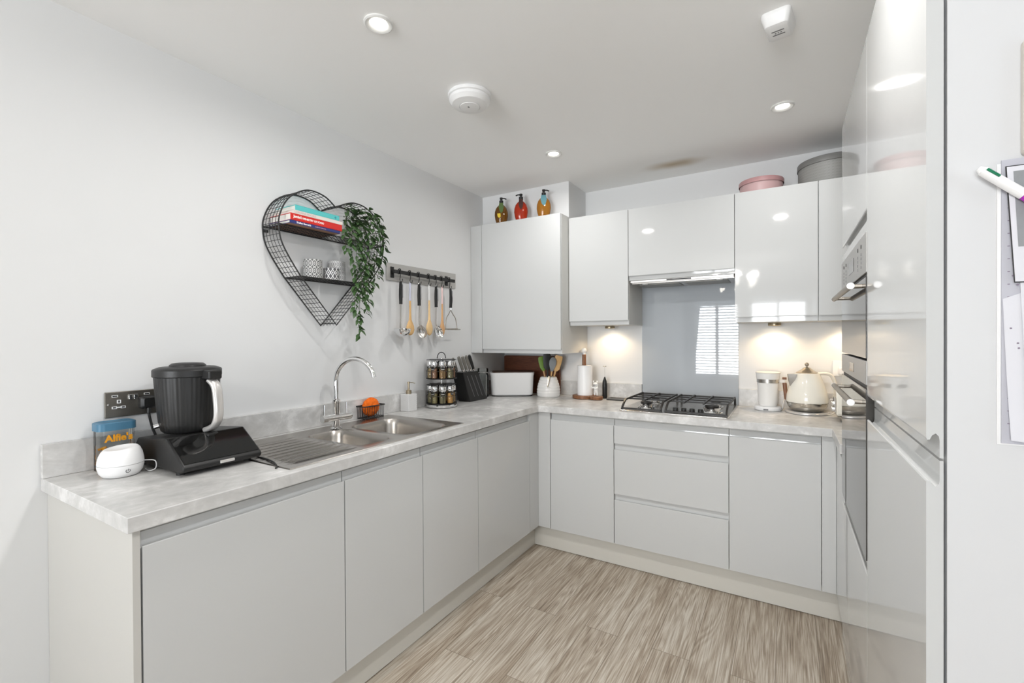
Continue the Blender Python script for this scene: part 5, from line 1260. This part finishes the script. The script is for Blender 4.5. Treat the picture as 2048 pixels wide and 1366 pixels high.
# ------------------------------------------------------------------ calendar wall
YP = YA - .002
cal = thing('wall_calendar', 'white paper planner hanging on the tall white panel', 'calendar', (2.33, YP, 1.37))
cx0, cx1, cz0, cz1 = 2.207, 2.47, 1.172, 1.577
MB().box(cx0, YP - .0030, cz0, cx1, YP - .0005, cz1 - .004).build('back_board', 'white', cal)
MB().box(cx0 + .004, YP - .0052, cz0 + .002, cx1, YP - .0032, cz1).build('planner_page', 'greypaper', cal, flat=True)
gr = MB()
for k in range(20): z = cz0 + .03 + k * .018; gr.box(cx0 + .010, YP - .0054, z, cx0 + .0125, YP - .00525, z + .0012)
for k in range(20): z = cz0 + .03 + k * .018; gr.box(cx0 + .024, YP - .0054, z, cx0 + .027, YP - .00525, z + .0012)
gr.build('grid_mark', 'ink', cal, flat=True)
# two curling loose sheets tucked behind, lower half
def sheet(name, label, pts_top, pts_bot, y0_, mat):
    n = 10; V = []
    for j in range(n + 1):
        t_ = j / n
        for x, z in [tuple(a + (b_ - a) * t_ for a, b_ in zip(p, q)) for p, q in zip(pts_top, pts_bot)]:
            V.append((x, y0_ - .006 * t_ ** 4 - .0002, z))
    m = len(pts_top); F = [(j * m + i, j * m + i + 1, (j + 1) * m + i + 1, (j + 1) * m + i) for j in range(n) for i in range(m - 1)]
    N = len(V); V += [(x, y + .0004, z) for x, y, z in V]; F += [tuple(N + i for i in reversed(f_)) for f_ in F]
    return tag(MB().add(V, F).build(name, mat, origin=(pts_bot[0][0], y0_, pts_bot[0][1])), label, 'paper sheet')
s1 = sheet('paper_sheet', 'plain curling white sheet along the planner edge', [(cx0 + .005, 1.380), (cx0 + .03, 1.390)], [(cx0 + .012, 1.180), (cx0 + .05, 1.176)], YP - .0062, 'paper')
s2 = sheet('paper_sheet', 'white sheet with rows of tiny marks over the planner', [(cx0 + .021, 1.428), (cx0 + .052, 1.470), (2.44, 1.52)], [(cx0 + .030, 1.182), (cx0 + .06, 1.178), (2.44, 1.176)], YP - .0078, 'paper')
dm = MB(); dr = MB(); random.seed(4)
for k in range(34):
    z = 1.405 - k * .0062
    for c_ in range(3):
        x = 2.2335 + .0035 * (k / 34) + c_ * .0042; (dr if 10 < k < 26 else dm).box(x, YP - .0089 - .006 * max(0, (1.42 - z) / .24) ** 4, z, x + .0011, YP - .0085 - .006 * max(0, (1.42 - z) / .24) ** 4, z + .0022)
dm.build('tally_mark', 'ink', s2, flat=True); dr.build('tally_mark', 'redink', s2, flat=True)
bd = MB()
for x, z in ((2.2215, 1.412), (2.2255, 1.412), (2.2262, 1.399), (2.2195, 1.338), (2.2265, 1.317), (2.2275, 1.310)): bd.ball((x, YP - .0088, z), (.0013, .0006, .0012), 8, 6)
bd.tube(catmull([(2.228, YP - .0088, 1.424), (2.233, YP - .0088, 1.418), (2.242, YP - .0088, 1.424), (2.25, YP - .0088, 1.425)], 5), .0006, 5)
bd.build('pen_doodle', 'ink', s2)
ph = thing('photo_card', 'white framed photo card with black edge over the planner', 'photo card', (2.27, YP - .007, 1.48))
px0, px1 = 2.2135, 2.33
def q4(a, b_, c, d, y0_, y1_): return MB().add([(a[0], y0_, a[1]), (b_[0], y0_, b_[1]), (c[0], y0_, c[1]), (d[0], y0_, d[1]), (a[0], y1_, a[1]), (b_[0], y1_, b_[1]), (c[0], y1_, c[1]), (d[0], y1_, d[1])], [(0, 1, 2, 3), (7, 6, 5, 4), (0, 4, 5, 1), (1, 5, 6, 2), (2, 6, 7, 3), (3, 7, 4, 0)])
A_, B_, C_, D_ = (2.2225, 1.402), (2.35, 1.3985), (2.342, 1.5655), (2.2135, 1.5665)
q4(A_, B_, C_, D_, YP - .0102, YP - .0092).build('black_edge', 'black', ph, flat=True)
q4((A_[0] + .0008, A_[1] + .0014), (B_[0], B_[1] + .0014), (C_[0], C_[1] - .0014), (D_[0] + .0012, D_[1] - .0014), YP - .0106, YP - .0103).build('white_mount', 'paper', ph, flat=True)
q4((2.2262, 1.452), (2.338, 1.4495), (2.335, 1.5575), (2.2212, 1.5580), YP - .0110, YP - .0107).build('grey_picture', 'photogrey', ph, flat=True)
pn = thing('multicolour_pen', 'thick white and purple pen slanting across the planner corner', 'pen', (2.183, YP - .019, 1.568))
p0 = Vector((2.1835, YP - .019, 1.5665)); pd = Vector((.0490, 0, -.0490 * .98)).normalized(); per = Vector((pd.z, 0, -pd.x)); Ld = pd
MB().cyl(p0 + Ld * .006, p0 + Ld * .064, .0066, .0068, 24).build('white_barrel', 'white', pn)
MB().cyl(p0, p0 + Ld * .0058, .0036, .0056, 18).build('tip_cap', 'white', pn)
MB().cyl(p0 + Ld * .0642, p0 + Ld * .13, .0068, .0064, 24).lathe([(.0064, 0), (.0025, .014), (.001, .018)], p0 + Ld * .13, 20, axis=Ld).build('purple_barrel', 'penpurple', pn)
def slider(name, mat, ang, a, b_):
    u = per * cos(ang) + Vector((0, -1, 0)) * sin(ang)
    MB().obox(p0 + Ld * ((a + b_) / 2) + u * .0066, Ld, u, Ld.cross(u), (b_ - a) / 2, .0012, .0019).build(name, mat, pn, bevel=.0006)
slider('green_slider', 'pengreen', radians(112), .008, .026); slider('black_slider', 'black', radians(202), .010, .028)
bp_ = tag(MB().prism(rrect(2.285, 1.66, .054, .082, .008, 4), 'y', YP - .012, YP - .0004).build('wall_plate', 'beige', origin=(2.285, YP, 1.66), bevel=.002), 'beige rounded plate on the white panel above the planner', 'wall plate')

# ------------------------------------------------------------------ daylight and camera
world = bpy.data.worlds.new('World'); SC.world = world; world.use_nodes = True
bg = world.node_tree.nodes['Background']; bg.inputs['Color'].default_value = (.80, .90, 1.0, 1); bg.inputs['Strength'].default_value = 2.0
for k, (a, b) in enumerate(WIN):
    la = bpy.data.lights.new('daylight', 'AREA'); la.shape = 'RECTANGLE'; la.size = b - a; la.size_y = WZ1 - WZ0; la.energy = 330; la.color = (.93, .965, 1.0)
    lo = bpy.data.objects.new('daylight', la); lo.location = ((a + b) / 2, YREAR - .62, (WZ0 + WZ1) / 2); lo.rotation_euler = (radians(118), 0, 0); COL.objects.link(lo)
# chandelier over the living area: its bulbs show as sparkles in the gloss doors and the splashback
ch = thing('chandelier', 'chrome chandelier with six glowing bulbs over the living area', 'chandelier', (1.32, -1.45, H))
CHX, CHY, CHZ = 1.32, -1.45, 2.02
MB().lathe([(.06, -.0005), (.055, -.02), (.012, -.03)], (CHX, CHY, H), 28).cyl((CHX, CHY, H - .03), (CHX, CHY, CHZ), .006).ball((CHX, CHY, CHZ), .03).build('stem', 'chrome', ch)
for k in range(6):
    a = 2 * pi * k / 6 + .3; ex, ey = CHX + .26 * cos(a), CHY + .26 * sin(a)
    ar = MB().tube(catmull([(CHX, CHY, CHZ), (CHX + .1 * cos(a), CHY + .1 * sin(a), CHZ - .05), (CHX + .2 * cos(a), CHY + .2 * sin(a), CHZ - .045), (ex, ey, CHZ + .01)], 6), .006, 8).build('arm', 'chrome', ch)
    MB().lathe([(.012, .01), (.016, .02), (.016, .035), (.02, .05), (.024, .075), (.018, .10), (.004, .112)], (ex, ey, CHZ), 18).build('bulb', 'bulb', ar)
    ld_ = bpy.data.lights.new('bulb_lamp', 'POINT'); ld_.energy = CH_E; ld_.color = (1, .975, .94); ld_.shadow_soft_size = .03
    lo = bpy.data.objects.new('bulb_lamp', ld_); lo.location = (ex, ey, CHZ + .16); COL.objects.link(lo)
# added fill light behind the invented window (out of view, right of the camera)
la = bpy.data.lights.new('side_fill_light', 'AREA'); la.shape = 'RECTANGLE'; la.size = SW1 - SW0; la.size_y = SWZ1 - SWZ0; la.energy = 62; la.color = (.93, .965, 1.0)
lo = bpy.data.objects.new('side_fill_light', la); lo.location = (5.72, (SW0 + SW1) / 2, (SWZ0 + SWZ1) / 2); lo.rotation_euler = (radians(108), 0, radians(90)); COL.objects.link(lo)

yw, pt, rl = radians(30.984), radians(-.3475), radians(-.3132)
rt = Vector((cos(yw), sin(yw), 0)); fw = Vector((-sin(yw), cos(yw), 0)); uz = Vector((0, 0, 1))
f2 = fw * cos(pt) + uz * sin(pt); u2 = uz * cos(pt) - fw * sin(pt)
r3 = rt * cos(rl) + u2 * sin(rl); u3 = u2 * cos(rl) - rt * sin(rl)
cd_ = bpy.data.cameras.new('camera'); cam = bpy.data.objects.new('camera', cd_); COL.objects.link(cam)
cam.matrix_world = Matrix.Translation((1.9494, 0, 1.3271)) @ Matrix((r3, u3, -f2)).transposed().to_4x4()
cd_.sensor_width = 36; cd_.lens = 917.753 * 36 / 2048; cd_.clip_start = .02; cd_.clip_end = 50
SC.camera = cam
SC.view_settings.view_transform = 'Standard'; SC.view_settings.look = 'None'; SC.view_settings.gamma = 1; SC.view_settings.exposure = -0.24
try: SC.view_settings.use_curve_mapping = False
except Exception: pass
SC.cycles.max_bounces = 10; SC.cycles.diffuse_bounces = 6; SC.cycles.glossy_bounces = 5; SC.cycles.transmission_bounces = 8; SC.cycles.sample_clamp_indirect = 6
SC.cycles.caustics_reflective = False; SC.cycles.caustics_refractive = False
SC.cycles.use_denoising = True
